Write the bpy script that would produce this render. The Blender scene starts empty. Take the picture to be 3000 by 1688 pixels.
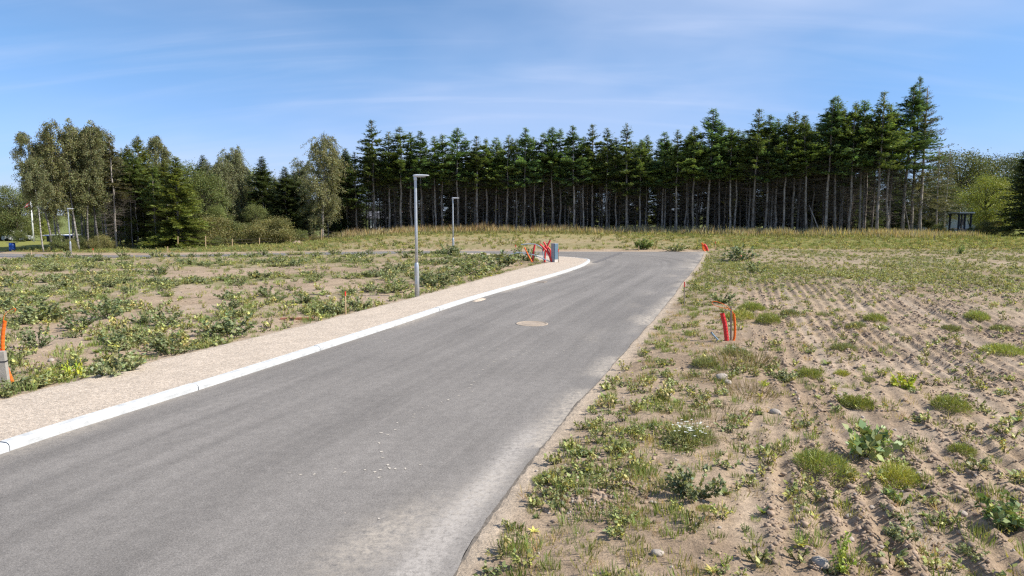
import bpy, math
import numpy as np
from mathutils import Vector
R = math.radians
rng = np.random.default_rng(7)
sc = bpy.context.scene

# ------------------------------------------------------------------ camera
CAM_Z = 2.8
PITCH = math.atan(214 / 2000)
cam_d = bpy.data.cameras.new("camera"); cam = bpy.data.objects.new("camera", cam_d)
sc.collection.objects.link(cam)
cam.location = (0, 0, CAM_Z); cam.rotation_euler = (math.pi / 2 - PITCH, 0, 0)
cam_d.sensor_width = 36; cam_d.lens = 24; cam_d.clip_start = 0.1; cam_d.clip_end = 6000
sc.camera = cam

# ------------------------------------------------------------------ sky, sun, exposure
SUN_AZ, SUN_EL = 100, 45          # clockwise from the view direction (+Y)
world = bpy.data.worlds.new("World"); sc.world = world; world.use_nodes = True
nt = world.node_tree; nt.nodes.clear()
N = nt.nodes.new; LK = nt.links.new
out = N("ShaderNodeOutputWorld"); bg = N("ShaderNodeBackground"); bg.inputs[1].default_value = 0.12
sky = N("ShaderNodeTexSky"); sky.sky_type = 'NISHITA'; sky.sun_disc = False
sky.sun_elevation = R(SUN_EL); sky.sun_rotation = R(SUN_AZ)
sky.altitude = 0; sky.air_density = 0.75; sky.dust_density = 0.15; sky.ozone_density = 4.0
tc = N("ShaderNodeTexCoord"); sep = N("ShaderNodeSeparateXYZ"); LK(tc.outputs['Generated'], sep.inputs[0])
mz = N("ShaderNodeMath"); mz.operation = 'MAXIMUM'; LK(sep.outputs[2], mz.inputs[0]); mz.inputs[1].default_value = 0.0
az = N("ShaderNodeMath"); az.operation = 'ADD'; LK(mz.outputs[0], az.inputs[0]); az.inputs[1].default_value = 0.26
pass
dx = N("ShaderNodeMath"); dx.operation = 'DIVIDE'; LK(sep.outputs[0], dx.inputs[0]); LK(az.outputs[0], dx.inputs[1])
dy = N("ShaderNodeMath"); dy.operation = 'DIVIDE'; LK(sep.outputs[1], dy.inputs[0]); LK(az.outputs[0], dy.inputs[1])
cb = N("ShaderNodeCombineXYZ"); LK(dx.outputs[0], cb.inputs[0]); LK(dy.outputs[0], cb.inputs[1])
def cirrus(rot, scl, nscale, lo, hi, dist, seed, detail=7):
    mp = N("ShaderNodeMapping"); mp.inputs['Rotation'].default_value = (0, 0, R(rot)); mp.inputs['Scale'].default_value = scl
    mp.inputs['Location'].default_value = (seed, seed * .7, 0)
    LK(cb.outputs[0], mp.inputs[0])
    no = N("ShaderNodeTexNoise"); no.inputs['Scale'].default_value = nscale; no.inputs['Detail'].default_value = detail
    no.inputs['Roughness'].default_value = .5; no.inputs['Distortion'].default_value = dist
    LK(mp.outputs[0], no.inputs['Vector'])
    mr = N("ShaderNodeMapRange"); mr.interpolation_type = 'SMOOTHSTEP'
    mr.inputs[1].default_value = lo; mr.inputs[2].default_value = hi
    LK(no.outputs[0], mr.inputs[0]); return mr
c1 = cirrus(28, (.5, 1.7, 1), 1.25, .42, .80, 1.1, 3.1)
c2 = cirrus(-12, (.6, 1.0, 1), .75, .36, .66, .4, 4.2, 5)
c3 = cirrus(40, (.35, 2.6, 1), 2.0, .46, .85, .7, 5.9)
def m2(op, a_, b_, clamp=False):
    q = N("ShaderNodeMath"); q.operation = op; q.use_clamp = clamp
    for i_, s_ in enumerate((a_, b_)):
        if isinstance(s_, (int, float)): q.inputs[i_].default_value = s_
        else: LK(s_, q.inputs[i_])
    return q.outputs[0]
veil = m2('MULTIPLY', c2.outputs[0], m2('ADD', m2('MULTIPLY', c1.outputs[0], .55), .45))
ml_o = m2('MULTIPLY', m2('ADD', veil, m2('MULTIPLY', c3.outputs[0], .35)), .85, True)
tint = N("ShaderNodeMix"); tint.data_type = 'RGBA'; tint.blend_type = 'MULTIPLY'; tint.inputs[0].default_value = 1
LK(sky.outputs[0], tint.inputs[6])
cr = N("ShaderNodeValToRGB"); LK(mz.outputs[0], cr.inputs[0]); el = cr.color_ramp.elements
el[0].position = 0; el[0].color = (.46, .50, .70, 1); el[1].position = .34; el[1].color = (.92, 1.04, 1.04, 1)
e_ = cr.color_ramp.elements.new(.10); e_.color = (.72, .78, .92, 1); e_ = cr.color_ramp.elements.new(.20); e_.color = (.84, .95, 1.0, 1)
LK(cr.outputs[0], tint.inputs[7])
mx = N("ShaderNodeMix"); mx.data_type = 'RGBA'; LK(ml_o, mx.inputs[0]); LK(tint.outputs[2], mx.inputs[6])
mx.inputs[7].default_value = (4.0, 4.6, 6.1, 1)
LK(mx.outputs[2], bg.inputs[0]); LK(bg.outputs[0], out.inputs[0])

sun_d = bpy.data.lights.new("sun", 'SUN'); sun_d.energy = 4.8; sun_d.angle = R(.53); sun_d.color = (1, .945, .86)
sun = bpy.data.objects.new("sun", sun_d); sc.collection.objects.link(sun)
to_sun = Vector((math.sin(R(SUN_AZ)) * math.cos(R(SUN_EL)), math.cos(R(SUN_AZ)) * math.cos(R(SUN_EL)), math.sin(R(SUN_EL))))
sun.rotation_euler = (-to_sun).to_track_quat('-Z', 'Y').to_euler(); sun.location = (60, 10, 60)
vs = sc.view_settings; vs.view_transform = 'Standard'; vs.look = 'None'; vs.exposure = 0.52; vs.gamma = 1
vs.use_curve_mapping = False
sc.cycles.use_denoising = False; sc.cycles.pixel_filter_type = 'BLACKMAN_HARRIS'; sc.cycles.filter_width = 1.3
sc.cycles.max_bounces = 5; sc.cycles.diffuse_bounces = 2; sc.cycles.transmission_bounces = 3; sc.cycles.glossy_bounces = 2

# ------------------------------------------------------------------ noise and terrain
def sm(a, b, x):
    t = np.clip((np.asarray(x, float) - a) / (b - a), 0, 1); return t * t * (3 - 2 * t)
def _h(ix, iy, seed):
    h = (ix.astype(np.int64) * 374761393 + iy.astype(np.int64) * 668265263 + seed * 1274126177) & 0xffffffff
    h = ((h ^ (h >> 13)) * 1274126177) & 0xffffffff
    return ((h ^ (h >> 16)) & 0xffff) / 65535.0
def vn(x, y, seed=0):
    x = np.asarray(x, float); y = np.asarray(y, float)
    ix = np.floor(x); iy = np.floor(y); fx = x - ix; fy = y - iy
    fx = fx * fx * (3 - 2 * fx); fy = fy * fy * (3 - 2 * fy)
    a = _h(ix, iy, seed); b = _h(ix + 1, iy, seed); c = _h(ix, iy + 1, seed); d = _h(ix + 1, iy + 1, seed)
    return (a * (1 - fx) + b * fx) * (1 - fy) + (c * (1 - fx) + d * fx) * fy
def fbm(x, y, seed=0, o=4):
    s = 0; a = .5; t = 0
    for i in range(o):
        s = s + a * vn(x, y, seed + i * 17); t += a; a *= .5; x = np.asarray(x) * 2.03 + 5.1; y = np.asarray(y) * 2.03 + 1.7
    return s / t
def H(x, y):
    x = np.asarray(x, float); y = np.asarray(y, float)
    h = -.63 * sm(-4, -40, x) * sm(22, 58, y)
    h = h + .62 * sm(57, 80, y) * sm(-26, -8, x) * (1 - .35 * sm(34, 56, x))
    h = h - 1.4 * sm(70, 140, y) * sm(-25, -60, x)
    h = h + .30 * np.exp(-((x - 11.5) / 4.5) ** 2 - ((y - 25) / 6.0) ** 2)
    return h
def ray(px, py):
    u = (px - 1500) / 2000; v = (py - 844) / 2000
    return np.array([u, math.cos(PITCH) - v * math.sin(PITCH), -math.sin(PITCH) - v * math.cos(PITCH)])
def at(px, py, off=0.0):                      # the ground point seen there
    d = ray(px, py); z = 0
    for _ in range(30):
        t = (z + off - CAM_Z) / min(d[2], -1e-4); z = .5 * z + .5 * float(H(d[0] * t, d[1] * t))
    p = d * t; return np.array([p[0], p[1], float(H(p[0], p[1])) + off])
def pt(px, py, Y):                            # a point at distance Y
    d = ray(px, py); t = Y / d[1]; return np.array([d[0] * t, Y, CAM_Z + d[2] * t])
S = 3000 / 2575.0

# road, kerb and path outlines, metres
KERB = np.array([(-9.2, -14), (-8.4, -6), (-7.6, 0), (-6.9, 4.2), (-6.02, 7.75), (-5.63, 8.99), (-5.07, 10.6), (-3.91, 14.1), (-2.78, 17.6), (-1.17, 22.7), (2.05, 31.5),
                 (3.66, 36.4), (4.35, 39.2), (4.72, 41.2), (4.70, 42.3), (4.2, 43.6), (2.95, 45.1), (.6, 46.9), (-2, 48.3), (-4.6, 49.2), (-9, 49.7), (-13, 49.85), (-22, 50.6), (-32, 53.0), (-45, 56.6), (-75, 66)])
REDGE = np.array([(-3.6, -14), (-2.2, -5), (-1.4, 1), (-.50, 5.05), (-.07, 6.56), (.53, 8.63), (1.43, 11.31), (2.85, 15.43), (5.41, 22.91), (8.4, 32.07), (11.7, 42.3), (14.13, 50.27), (14.75, 52.2)])
FEDGE = np.array([(14.75, 52.2), (10.4, 52.25), (5.2, 52.35), (-5.36, 53.5), (-13.4, 53.9), (-22, 54.8), (-32, 57.2), (-45, 60.8), (-75, 70.2)])
def catmull(P, step):
    P = np.asarray(P, float); Q = np.vstack([2 * P[0] - P[1], P, 2 * P[-1] - P[-2]]); o = []
    for i in range(1, len(Q) - 2):
        n = max(2, int(np.linalg.norm(Q[i + 1] - Q[i]) / step))
        for t in np.linspace(0, 1, n, endpoint=False):
            a, b, c, d = Q[i - 1], Q[i], Q[i + 1], Q[i + 2]
            o.append(.5 * (2 * b + (c - a) * t + (2 * a - 5 * b + 4 * c - d) * t * t + (3 * b - a - 3 * c + d) * t ** 3))
    o.append(P[-1]); return np.array(o)
kerb_c = catmull(KERB, .6)
def dist_poly(x, y, P):                       # distance, arclength, side (left of the line is +)
    x = np.asarray(x, float).ravel(); y = np.asarray(y, float).ravel()
    best = np.full(x.shape, 1e9); arc = np.zeros_like(x); side = np.zeros_like(x); acc = 0
    for a, b in zip(P[:-1], P[1:]):
        e = b - a; L = math.hypot(*e)
        if L < 1e-9: continue
        t = np.clip(((x - a[0]) * e[0] + (y - a[1]) * e[1]) / L ** 2, 0, 1)
        qx = a[0] + t * e[0]; qy = a[1] + t * e[1]; d = np.hypot(x - qx, y - qy); m = d < best
        best[m] = d[m]; arc[m] = (acc + t * L)[m]; side[m] = (e[0] * (y - a[1]) - e[1] * (x - a[0]))[m]; acc += L
    return best, arc, np.sign(side)
KD = kerb_c[::2]
road_poly = np.vstack([kerb_c, FEDGE[::-1][0:1], FEDGE[::-1], REDGE[::-1]])
GRAV_IN = kerb_c[: int(np.argmin(np.hypot(kerb_c[:, 0] + 4.6, kerb_c[:, 1] - 49.2)))]
GRAV_OUT = np.array([(-12.3, -14), (-11.3, -6), (-10.4, 0), (-9.4, 4.2), (-8.35, 7.7), (-7.68, 9.75), (-7.4, 10.6), (-6.75, 12.6), (-5.75, 15.2), (-4.75, 18.2), (-3.2, 22.8), (-.72, 31.2), (.95, 36.4), (1.9, 38.9), (2.0, 40.2), (1.5, 42.4), (.2, 44.6), (-2, 46.7), (-4.5, 48.6)])
def inside(x, y, P):
    x = np.asarray(x, float); y = np.asarray(y, float); r = np.zeros(x.shape, bool); n = len(P)
    for i in range(n):
        x1, y1 = P[i]; x2, y2 = P[(i + 1) % n]
        if abs(y2 - y1) < 1e-12: continue
        c = ((y1 > y) != (y2 > y)) & (x < (x2 - x1) * (y - y1) / (y2 - y1) + x1); r ^= c
    return r
def simp(P, k): return np.vstack([P[::k], P[-1:]])
ROADP = np.vstack([simp(kerb_c, 3), FEDGE[::-1], REDGE[::-1][1:]])
GRAVP = np.vstack([simp(GRAV_IN, 3), GRAV_OUT[::-1]])
def sdist(x, y, P):
    sh = np.shape(x); Q = np.vstack([P, P[:1]]); d, _, _ = dist_poly(x, y, Q)
    i = inside(np.ravel(x), np.ravel(y), P); return np.where(i, -d, d).reshape(sh)
FD = np.array([.31, .951]); FN = np.array([.951, -.31])
def zones(x, y):
    """road distance, path distance, right-field mask, furrow mask"""
    dr = sdist(x, y, ROADP); dg = sdist(x, y, GRAVP)
    ed, _, sd = dist_poly(x, y, REDGE); ed = (ed * -sd).reshape(np.shape(x))
    right = sm(0, .6, np.where(y < 53, ed, -1)) * (y < 56)
    fur = sm(1.6, 3.2, ed + 1.4 * (fbm(x * .5, y * .25, 5) - .5)) * (1 - sm(26, 33, y + 6 * (fbm(x * .3, y * .3, 9) - .5))) * right
    return dr, dg, right, fur
RUTS = (.30, 1.72, 3.55, 4.97, 7.6, 9.0)
def ruts(x, y):
    n = x * FN[0] + y * FN[1] + .16 * fbm(x * .22, y * .22, 3); r = 0
    for n0 in RUTS: r = np.maximum(r, np.exp(-((n - n0) / .12) ** 2))
    return r
def ground_z(x, y, z4=None):
    dr, dg, right, fur = z4 if z4 is not None else zones(x, y)
    n = x * FN[0] + y * FN[1] + .16 * fbm(x * .22, y * .22, 3); f = 2 * np.abs((n / .25) % 1 - .5)
    near = 1 - sm(45, 70, np.hypot(x, y))
    z = H(x, y)
    rt = ruts(x, y) * fur * (.35 + .65 * sm(.35, .6, fbm(x * .3, y * .3, 25)))
    d = fur * (1 - .85 * rt) * (.075 * (f - .5) * (.45 + .8 * sm(.3, .7, fbm(x * .8, y * .3, 21))) + .055 * (fbm(x * 3.2, y * 3.2, 31) - .5) + .04 * (vn(x * 8.3, y * 8.3, 33) - .5) + .07 * (fbm(x * .7, y * .7, 41) - .5))
    d = d - .05 * rt + (1 - fur) * (.10 * (fbm(x * .55, y * .55, 51) - .5) + .05 * (fbm(x * 2.6, y * 2.6, 61) - .5))
    m = np.minimum(dr, dg)
    z = z + d * near * sm(.02, .7, m) + .07 * sm(.05, 1.2, m) + .05 * right * sm(.6, 2.5, dr)
    z = z + .05 * sm(.6, .05, dg) * sm(.0, .1, dr) * (dg > 0)
    z = np.where(dr < 0, H(x, y) - .012 - .10 * np.clip(-dr / .35, 0, 1), z)
    z = np.where(dg < 0, H(x, y) + .075 - .12 * np.clip(-dg / .35, 0, 1), z)
    dk, _, sk = dist_poly(x, y, KD); kz = (dk < .42) & (np.minimum(dr, dg).ravel() < .3) & (np.ravel(x) > -5.2 + 0 * dk) & (np.ravel(y) < 49.4)
    kz |= (dk < .42) & (sk < 0) ; kz |= (dk < .17)
    return np.where(kz.reshape(np.shape(z)), H(x, y) - .14, z)
def gz(x, y):
    x = np.atleast_1d(np.asarray(x, float)); y = np.atleast_1d(np.asarray(y, float)); return ground_z(x, y)

# ------------------------------------------------------------------ mesh helpers
def new_mesh(name, v, f, col=None, smooth=False):
    v = np.asarray(v, np.float32); me = bpy.data.meshes.new(name)
    if isinstance(f, np.ndarray) and f.ndim == 2:
        k = f.shape[1]; me.vertices.add(len(v)); me.vertices.foreach_set("co", v.ravel())
        me.loops.add(f.size); me.loops.foreach_set("vertex_index", f.astype(np.int32).ravel())
        me.polygons.add(len(f)); me.polygons.foreach_set("loop_start", np.arange(0, f.size, k, dtype=np.int32))
        me.polygons.foreach_set("loop_total", np.full(len(f), k, np.int32)); me.update(calc_edges=True)
    else:
        me.from_pydata([tuple(map(float, q)) for q in v], [], [tuple(int(i) for i in q) for q in f]); me.update()
    if col is not None:
        a = me.color_attributes.new("Col", 'FLOAT_COLOR', 'POINT')
        c = np.ones((len(v), 4), np.float32); c[:, :3] = col; a.data.foreach_set("color", c.ravel())
    if smooth: me.polygons.foreach_set("use_smooth", np.ones(len(me.polygons), bool))
    return me
def link(name, data, mat=None, parent=None, loc=None, **props):
    o = bpy.data.objects.new(name, data); sc.collection.objects.link(o)
    if mat is not None and data is not None and not data.materials: data.materials.append(mat)
    if parent is not None: o.parent = parent
    if loc is not None: o.location = [float(q) for q in loc]
    for k, q in props.items(): o[k] = q
    return o
def thing(name, label, cat, loc=(0, 0, 0), rz=0, group=None):
    o = link(name, None, loc=loc, label=label, category=cat); o.rotation_euler = (0, 0, rz); o.empty_display_size = .2
    if group: o["group"] = group
    return o
class MB:
    def __init__(s): s.v = []; s.f = []; s.c = []; s.n = 0
    def add(s, v, f, col=(1, 1, 1)):
        v = np.asarray(v, float); s.v.append(v); s.f += [[i + s.n for i in q] for q in f]
        s.c.append(np.broadcast_to(np.asarray(col, float), (len(v), 3))); s.n += len(v)
    def tube(s, P, r, k=8, col=(1, 1, 1), cap=True):
        P = np.asarray(P, float); r = np.broadcast_to(np.asarray(r, float), (len(P),)); V = []
        T = np.gradient(P, axis=0); T /= np.linalg.norm(T, axis=1)[:, None] + 1e-12
        ref = np.array([0, 0, 1.]) if abs(T[0][2]) < .9 else np.array([1., 0, 0]); a = np.cross(T[0], ref); a /= np.linalg.norm(a)
        for i in range(len(P)):
            a = a - T[i] * (a @ T[i]); a /= np.linalg.norm(a); b = np.cross(T[i], a)
            for j in range(k):
                t = 2 * math.pi * j / k; V.append(P[i] + r[i] * (math.cos(t) * a + math.sin(t) * b))
        F = [(i * k + j, i * k + (j + 1) % k, (i + 1) * k + (j + 1) % k, (i + 1) * k + j) for i in range(len(P) - 1) for j in range(k)]
        if cap: F += [tuple(range(k))[::-1], tuple(range((len(P) - 1) * k, len(P) * k))]
        s.add(V, F, col); return s
    def box(s, c, h, rz=0, col=(1, 1, 1), bev=0):
        c = np.asarray(c, float); hx, hy, hz = h
        if bev <= 0:
            V = [(x, y, z) for z in (-hz, hz) for x, y in ((-hx, -hy), (hx, -hy), (hx, hy), (-hx, hy))]
            F = [(3, 2, 1, 0), (4, 5, 6, 7), (0, 1, 5, 4), (1, 2, 6, 5), (2, 3, 7, 6), (3, 0, 4, 7)]
        else:
            ring = lambda e, z: [(x, y, z) for x, y in ((-hx + bev + e, -hy + e), (hx - bev - e, -hy + e), (hx - e, -hy + bev + e), (hx - e, hy - bev - e), (hx - bev - e, hy - e), (-hx + bev + e, hy - e), (-hx + e, hy - bev - e), (-hx + e, -hy + bev + e))]
            V = ring(bev * .6, -hz) + ring(0, -hz + bev) + ring(0, hz - bev) + ring(bev * .6, hz)
            F = [tuple(range(8))[::-1], tuple(range(24, 32))] + [(r * 8 + j, r * 8 + (j + 1) % 8, r * 8 + 8 + (j + 1) % 8, r * 8 + 8 + j) for r in range(3) for j in range(8)]
        V = np.array(V); ca, sa = math.cos(rz), math.sin(rz)
        V = np.stack([V[:, 0] * ca - V[:, 1] * sa, V[:, 0] * sa + V[:, 1] * ca, V[:, 2]], 1) + c
        s.add(V, F, col); return s
    def lathe(s, prof, k=16, c=(0, 0, 0), col=(1, 1, 1)):
        V = [(r * math.cos(2 * math.pi * j / k) + c[0], r * math.sin(2 * math.pi * j / k) + c[1], z + c[2]) for r, z in prof for j in range(k)]
        m = len(prof); F = [(i * k + j, i * k + (j + 1) % k, (i + 1) * k + (j + 1) % k, (i + 1) * k + j) for i in range(m - 1) for j in range(k)]
        F += [tuple(range(k))[::-1], tuple(range((m - 1) * k, m * k))]; s.add(V, F, col); return s
    def mesh(s, name, smooth=False):
        return new_mesh(name, np.vstack(s.v), s.f, np.vstack(s.c), smooth)
def unit(a): return a / (np.linalg.norm(a, axis=-1, keepdims=True) + 1e-9)
def leaves(c, d, n, L, W, col, fold=.12):
    """diamond leaves: base points, directions, normals, lengths, widths, colours"""
    c = np.asarray(c, float); m = len(c); d = unit(d); s = unit(np.cross(d, n)); n = np.cross(s, d)
    L = np.broadcast_to(L, (m,))[:, None]; W = np.broadcast_to(W, (m,))[:, None]
    v = np.stack([c, c + d * L * .45 + s * W * .5 + n * W * fold, c + d * L, c + d * L * .45 - s * W * .5 + n * W * fold], 1).reshape(-1, 3)
    f = np.arange(m * 4).reshape(-1, 4); return v, f, np.repeat(np.broadcast_to(col, (m, 3)), 4, 0)
def cat3(parts):
    V, F, C = [], [], []; n = 0
    for v, f, c in parts: V.append(v); F.append(f + n); C.append(c); n += len(v)
    return np.vstack(V), np.vstack(F), np.vstack(C)
def scatter(tpls, pos, scl, rot, tint, which):
    """one merged mesh of many small plants"""
    parts = []
    for k, (v, f, c) in enumerate(tpls):
        I = np.where(which == k)[0]
        if not len(I): continue
        ca, sa = np.cos(rot[I])[:, None], np.sin(rot[I])[:, None]; s = scl[I][:, None]
        x = (v[:, 0] * ca - v[:, 1] * sa) * s + pos[I, 0:1]; y = (v[:, 0] * sa + v[:, 1] * ca) * s + pos[I, 1:2]; z = v[:, 2] * s + pos[I, 2:3]
        V = np.stack([x, y, z], 2).reshape(-1, 3); F = (f[None] + (np.arange(len(I)) * len(v))[:, None, None]).reshape(-1, f.shape[1])
        C = (c[None] * tint[I][:, None, :]).reshape(-1, 3); parts.append((V, F, C))
    return cat3(parts)

# ------------------------------------------------------------------ materials
def mat_base(name):
    m = bpy.data.materials.new(name); m.use_nodes = True; t = m.node_tree; t.nodes.clear()
    o = t.nodes.new("ShaderNodeOutputMaterial"); return m, t, o
def noise_node(t, scale, detail=4, rough=.6, vec=None, coord='Object'):
    n = t.nodes.new("ShaderNodeTexNoise"); n.inputs['Scale'].default_value = scale; n.inputs['Detail'].default_value = detail; n.inputs['Roughness'].default_value = rough
    if vec is None:
        q = t.nodes.new("ShaderNodeTexCoord"); vec = q.outputs[coord]
    t.links.new(vec, n.inputs['Vector']); return n
def ramp(t, src, lo, hi, a=0, b=1):
    r = t.nodes.new("ShaderNodeMapRange"); r.inputs[1].default_value = lo; r.inputs[2].default_value = hi; r.inputs[3].default_value = a; r.inputs[4].default_value = b
    t.links.new(src, r.inputs[0]); return r.outputs[0]
def mixc(t, f, a, b, mode='MIX'):
    m = t.nodes.new("ShaderNodeMix"); m.data_type = 'RGBA'; m.blend_type = mode
    for s, i in ((f, 0), (a, 6), (b, 7)):
        if isinstance(s, (int, float)): m.inputs[i].default_value = s
        elif isinstance(s, tuple): m.inputs[i].default_value = (*s, 1)
        else: t.links.new(s, m.inputs[i])
    return m.outputs[2]
def fmath(t, op, a, b):
    m = t.nodes.new("ShaderNodeMath"); m.operation = op
    for i, s in enumerate((a, b)):
        if isinstance(s, (int, float)): m.inputs[i].default_value = s
        else: t.links.new(s, m.inputs[i])
    return m.outputs[0]
def bumpn(t, h, strength, dist):
    b = t.nodes.new("ShaderNodeBump"); b.inputs['Strength'].default_value = strength; b.inputs['Distance'].default_value = dist
    t.links.new(h, b.inputs['Height']); return b.outputs[0]
def pbsdf(t, o, col, rough=.8, spec=.3, metal=0, nrm=None):
    b = t.nodes.new("ShaderNodeBsdfPrincipled"); b.inputs['Roughness'].default_value = rough; b.inputs['Specular IOR Level'].default_value = spec; b.inputs['Metallic'].default_value = metal
    if isinstance(col, tuple): b.inputs['Base Color'].default_value = (*col, 1)
    else: t.links.new(col, b.inputs['Base Color'])
    if nrm is not None: t.links.new(nrm, b.inputs['Normal'])
    if o is not None: t.links.new(b.outputs[0], o.inputs[0])
    return b
def attr(t, name):
    a = t.nodes.new("ShaderNodeAttribute"); a.attribute_name = name; return a
def solid(name, col, rough=.6, spec=.3, metal=0, var=.18, scale=6, bump=0, use_col=False):
    m, t, o = mat_base(name); n = noise_node(t, scale, 5); f = ramp(t, n.outputs[0], .3, .7, 1 - var, 1 + var)
    src = col
    if use_col: src = mixc(t, 1.0, attr(t, "Col").outputs[0], col, 'MULTIPLY')
    c = mixc(t, 1.0, src, f, 'MULTIPLY')
    pbsdf(t, o, c, rough, spec, metal, bumpn(t, noise_node(t, scale * 6).outputs[0], bump, .01) if bump else None); return m
def foliage(name, col=(1, 1, 1), trans=.3, rough=.55, spec=.25, rnd=.22, tcol=(1.25, 1.2, .55)):
    m, t, o = mat_base(name); oi = t.nodes.new("ShaderNodeObjectInfo")
    f = ramp(t, oi.outputs['Random'], 0, 1, 1 - rnd, 1 + rnd)
    c = mixc(t, 1.0, attr(t, "Col").outputs[0], col, 'MULTIPLY'); c = mixc(t, 1.0, c, f, 'MULTIPLY')
    b = pbsdf(t, None, c, rough, spec); tr = t.nodes.new("ShaderNodeBsdfTranslucent")
    t.links.new(mixc(t, 1.0, c, tcol, 'MULTIPLY'), tr.inputs[0])
    ms = t.nodes.new("ShaderNodeMixShader"); ms.inputs[0].default_value = trans
    t.links.new(b.outputs[0], ms.inputs[1]); t.links.new(tr.outputs[0], ms.inputs[2]); t.links.new(ms.outputs[0], o.inputs[0]); return m

def mat_ground():
    m, t, o = mat_base("ground"); a = attr(t, "Col")
    n1 = noise_node(t, 9, 6, .65); n2 = noise_node(t, 45, 4, .7); n3 = noise_node(t, 1.1, 4)
    f = fmath(t, 'MULTIPLY', ramp(t, n1.outputs[0], .3, .7, .74, 1.24), ramp(t, n2.outputs[0], .3, .7, .72, 1.26))
    f = fmath(t, 'MULTIPLY', f, ramp(t, n3.outputs[0], .3, .7, .9, 1.1))
    c = mixc(t, 1.0, a.outputs[0], f, 'MULTIPLY')
    h = fmath(t, 'ADD', n1.outputs[0], fmath(t, 'MULTIPLY', n2.outputs[0], .35))
    pbsdf(t, o, c, .95, .1, 0, bumpn(t, h, .9, .035)); return m
def mat_asphalt():
    m, t, o = mat_base("asphalt"); cb = t.nodes.new("ShaderNodeCombineXYZ"); lane = attr(t, "lane"); arc = attr(t, "arc")
    t.links.new(fmath(t, 'MULTIPLY', lane.outputs['Fac'], 2.2), cb.inputs[0]); t.links.new(fmath(t, 'MULTIPLY', arc.outputs['Fac'], .07), cb.inputs[1])
    st = noise_node(t, 1.0, 5, .6, cb.outputs[0]); bl = noise_node(t, .35, 4); fi = noise_node(t, 60, 3, .8); fi2 = noise_node(t, 190, 2, .8); me = noise_node(t, 7, 5, .7)
    v = fmath(t, 'MULTIPLY', ramp(t, st.outputs[0], .32, .68, .85, 1.16), ramp(t, bl.outputs[0], .3, .7, .9, 1.1))
    v = fmath(t, 'MULTIPLY', v, ramp(t, fi.outputs[0], .3, .7, .66, 1.34)); v = fmath(t, 'MULTIPLY', v, ramp(t, fi2.outputs[0], .3, .7, .62, 1.38))
    v = fmath(t, 'MULTIPLY', v, ramp(t, me.outputs[0], .3, .7, .88, 1.12))
    c = mixc(t, 1.0, (.193, .176, .158), v, 'MULTIPLY')
    du = attr(t, "dust"); dn = noise_node(t, 11, 6, .75)
    df = fmath(t, 'MULTIPLY', du.outputs['Fac'], ramp(t, dn.outputs[0], .36, .62, 0, 1.5)); cl = t.nodes.new("ShaderNodeClamp"); t.links.new(df, cl.inputs[0])
    c = mixc(t, fmath(t, 'MULTIPLY', cl.outputs[0], .8), c, (.46, .40, .325))
    gr = attr(t, "grey"); gn = noise_node(t, 16, 6, .8)
    gf = fmath(t, 'MULTIPLY', gr.outputs['Fac'], ramp(t, gn.outputs[0], .36, .6, 0, 1.3)); cl2 = t.nodes.new("ShaderNodeClamp"); t.links.new(gf, cl2.inputs[0])
    c = mixc(t, fmath(t, 'MULTIPLY', cl2.outputs[0], .75), c, (.44, .40, .355))
    h = fmath(t, 'ADD', fi2.outputs[0], fi.outputs[0])
    pbsdf(t, o, c, .82, .25, 0, bumpn(t, h, .5, .006)); return m
def mat_gravel():
    m, t, o = mat_base("gravel_path"); vo = t.nodes.new("ShaderNodeTexVoronoi"); vo.inputs['Scale'].default_value = 55
    q = t.nodes.new("ShaderNodeTexCoord"); t.links.new(q.outputs['Object'], vo.inputs['Vector'])
    hs = t.nodes.new("ShaderNodeSeparateColor"); t.links.new(vo.outputs['Color'], hs.inputs[0])
    n = noise_node(t, 2.2, 5); n2 = noise_node(t, 24, 4, .75)
    v = fmath(t, 'MULTIPLY', ramp(t, hs.outputs[0], 0, 1, .68, 1.3), ramp(t, n.outputs[0], .3, .7, .92, 1.08)); v = fmath(t, 'MULTIPLY', v, ramp(t, n2.outputs[0], .3, .7, .82, 1.2))
    c = mixc(t, hs.outputs[1], (.455, .372, .287), (.52, .44, .355)); c = mixc(t, 1.0, c, v, 'MULTIPLY')
    pbsdf(t, o, c, .9, .15, 0, bumpn(t, fmath(t, 'SUBTRACT', n2.outputs[0], vo.outputs['Distance']), .7, .012)); return m
def mat_bark(name, a, b, bands=False):
    m, t, o = mat_base(name); q = t.nodes.new("ShaderNodeTexCoord"); mp = t.nodes.new("ShaderNodeMapping")
    mp.inputs['Scale'].default_value = (3, 3, 9) if bands else (6, 6, 1.3); t.links.new(q.outputs['Object'], mp.inputs[0])
    n = noise_node(t, 1.3, 5, .7, mp.outputs[0]); f = ramp(t, n.outputs[0], .42, .6)
    oi = t.nodes.new("ShaderNodeObjectInfo"); c = mixc(t, f, a, b); c = mixc(t, 1.0, c, ramp(t, oi.outputs['Random'], 0, 1, .6, 1.3), 'MULTIPLY')
    pbsdf(t, o, c, .9, .12, 0, bumpn(t, n.outputs[0], .6, .03)); return m
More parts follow.
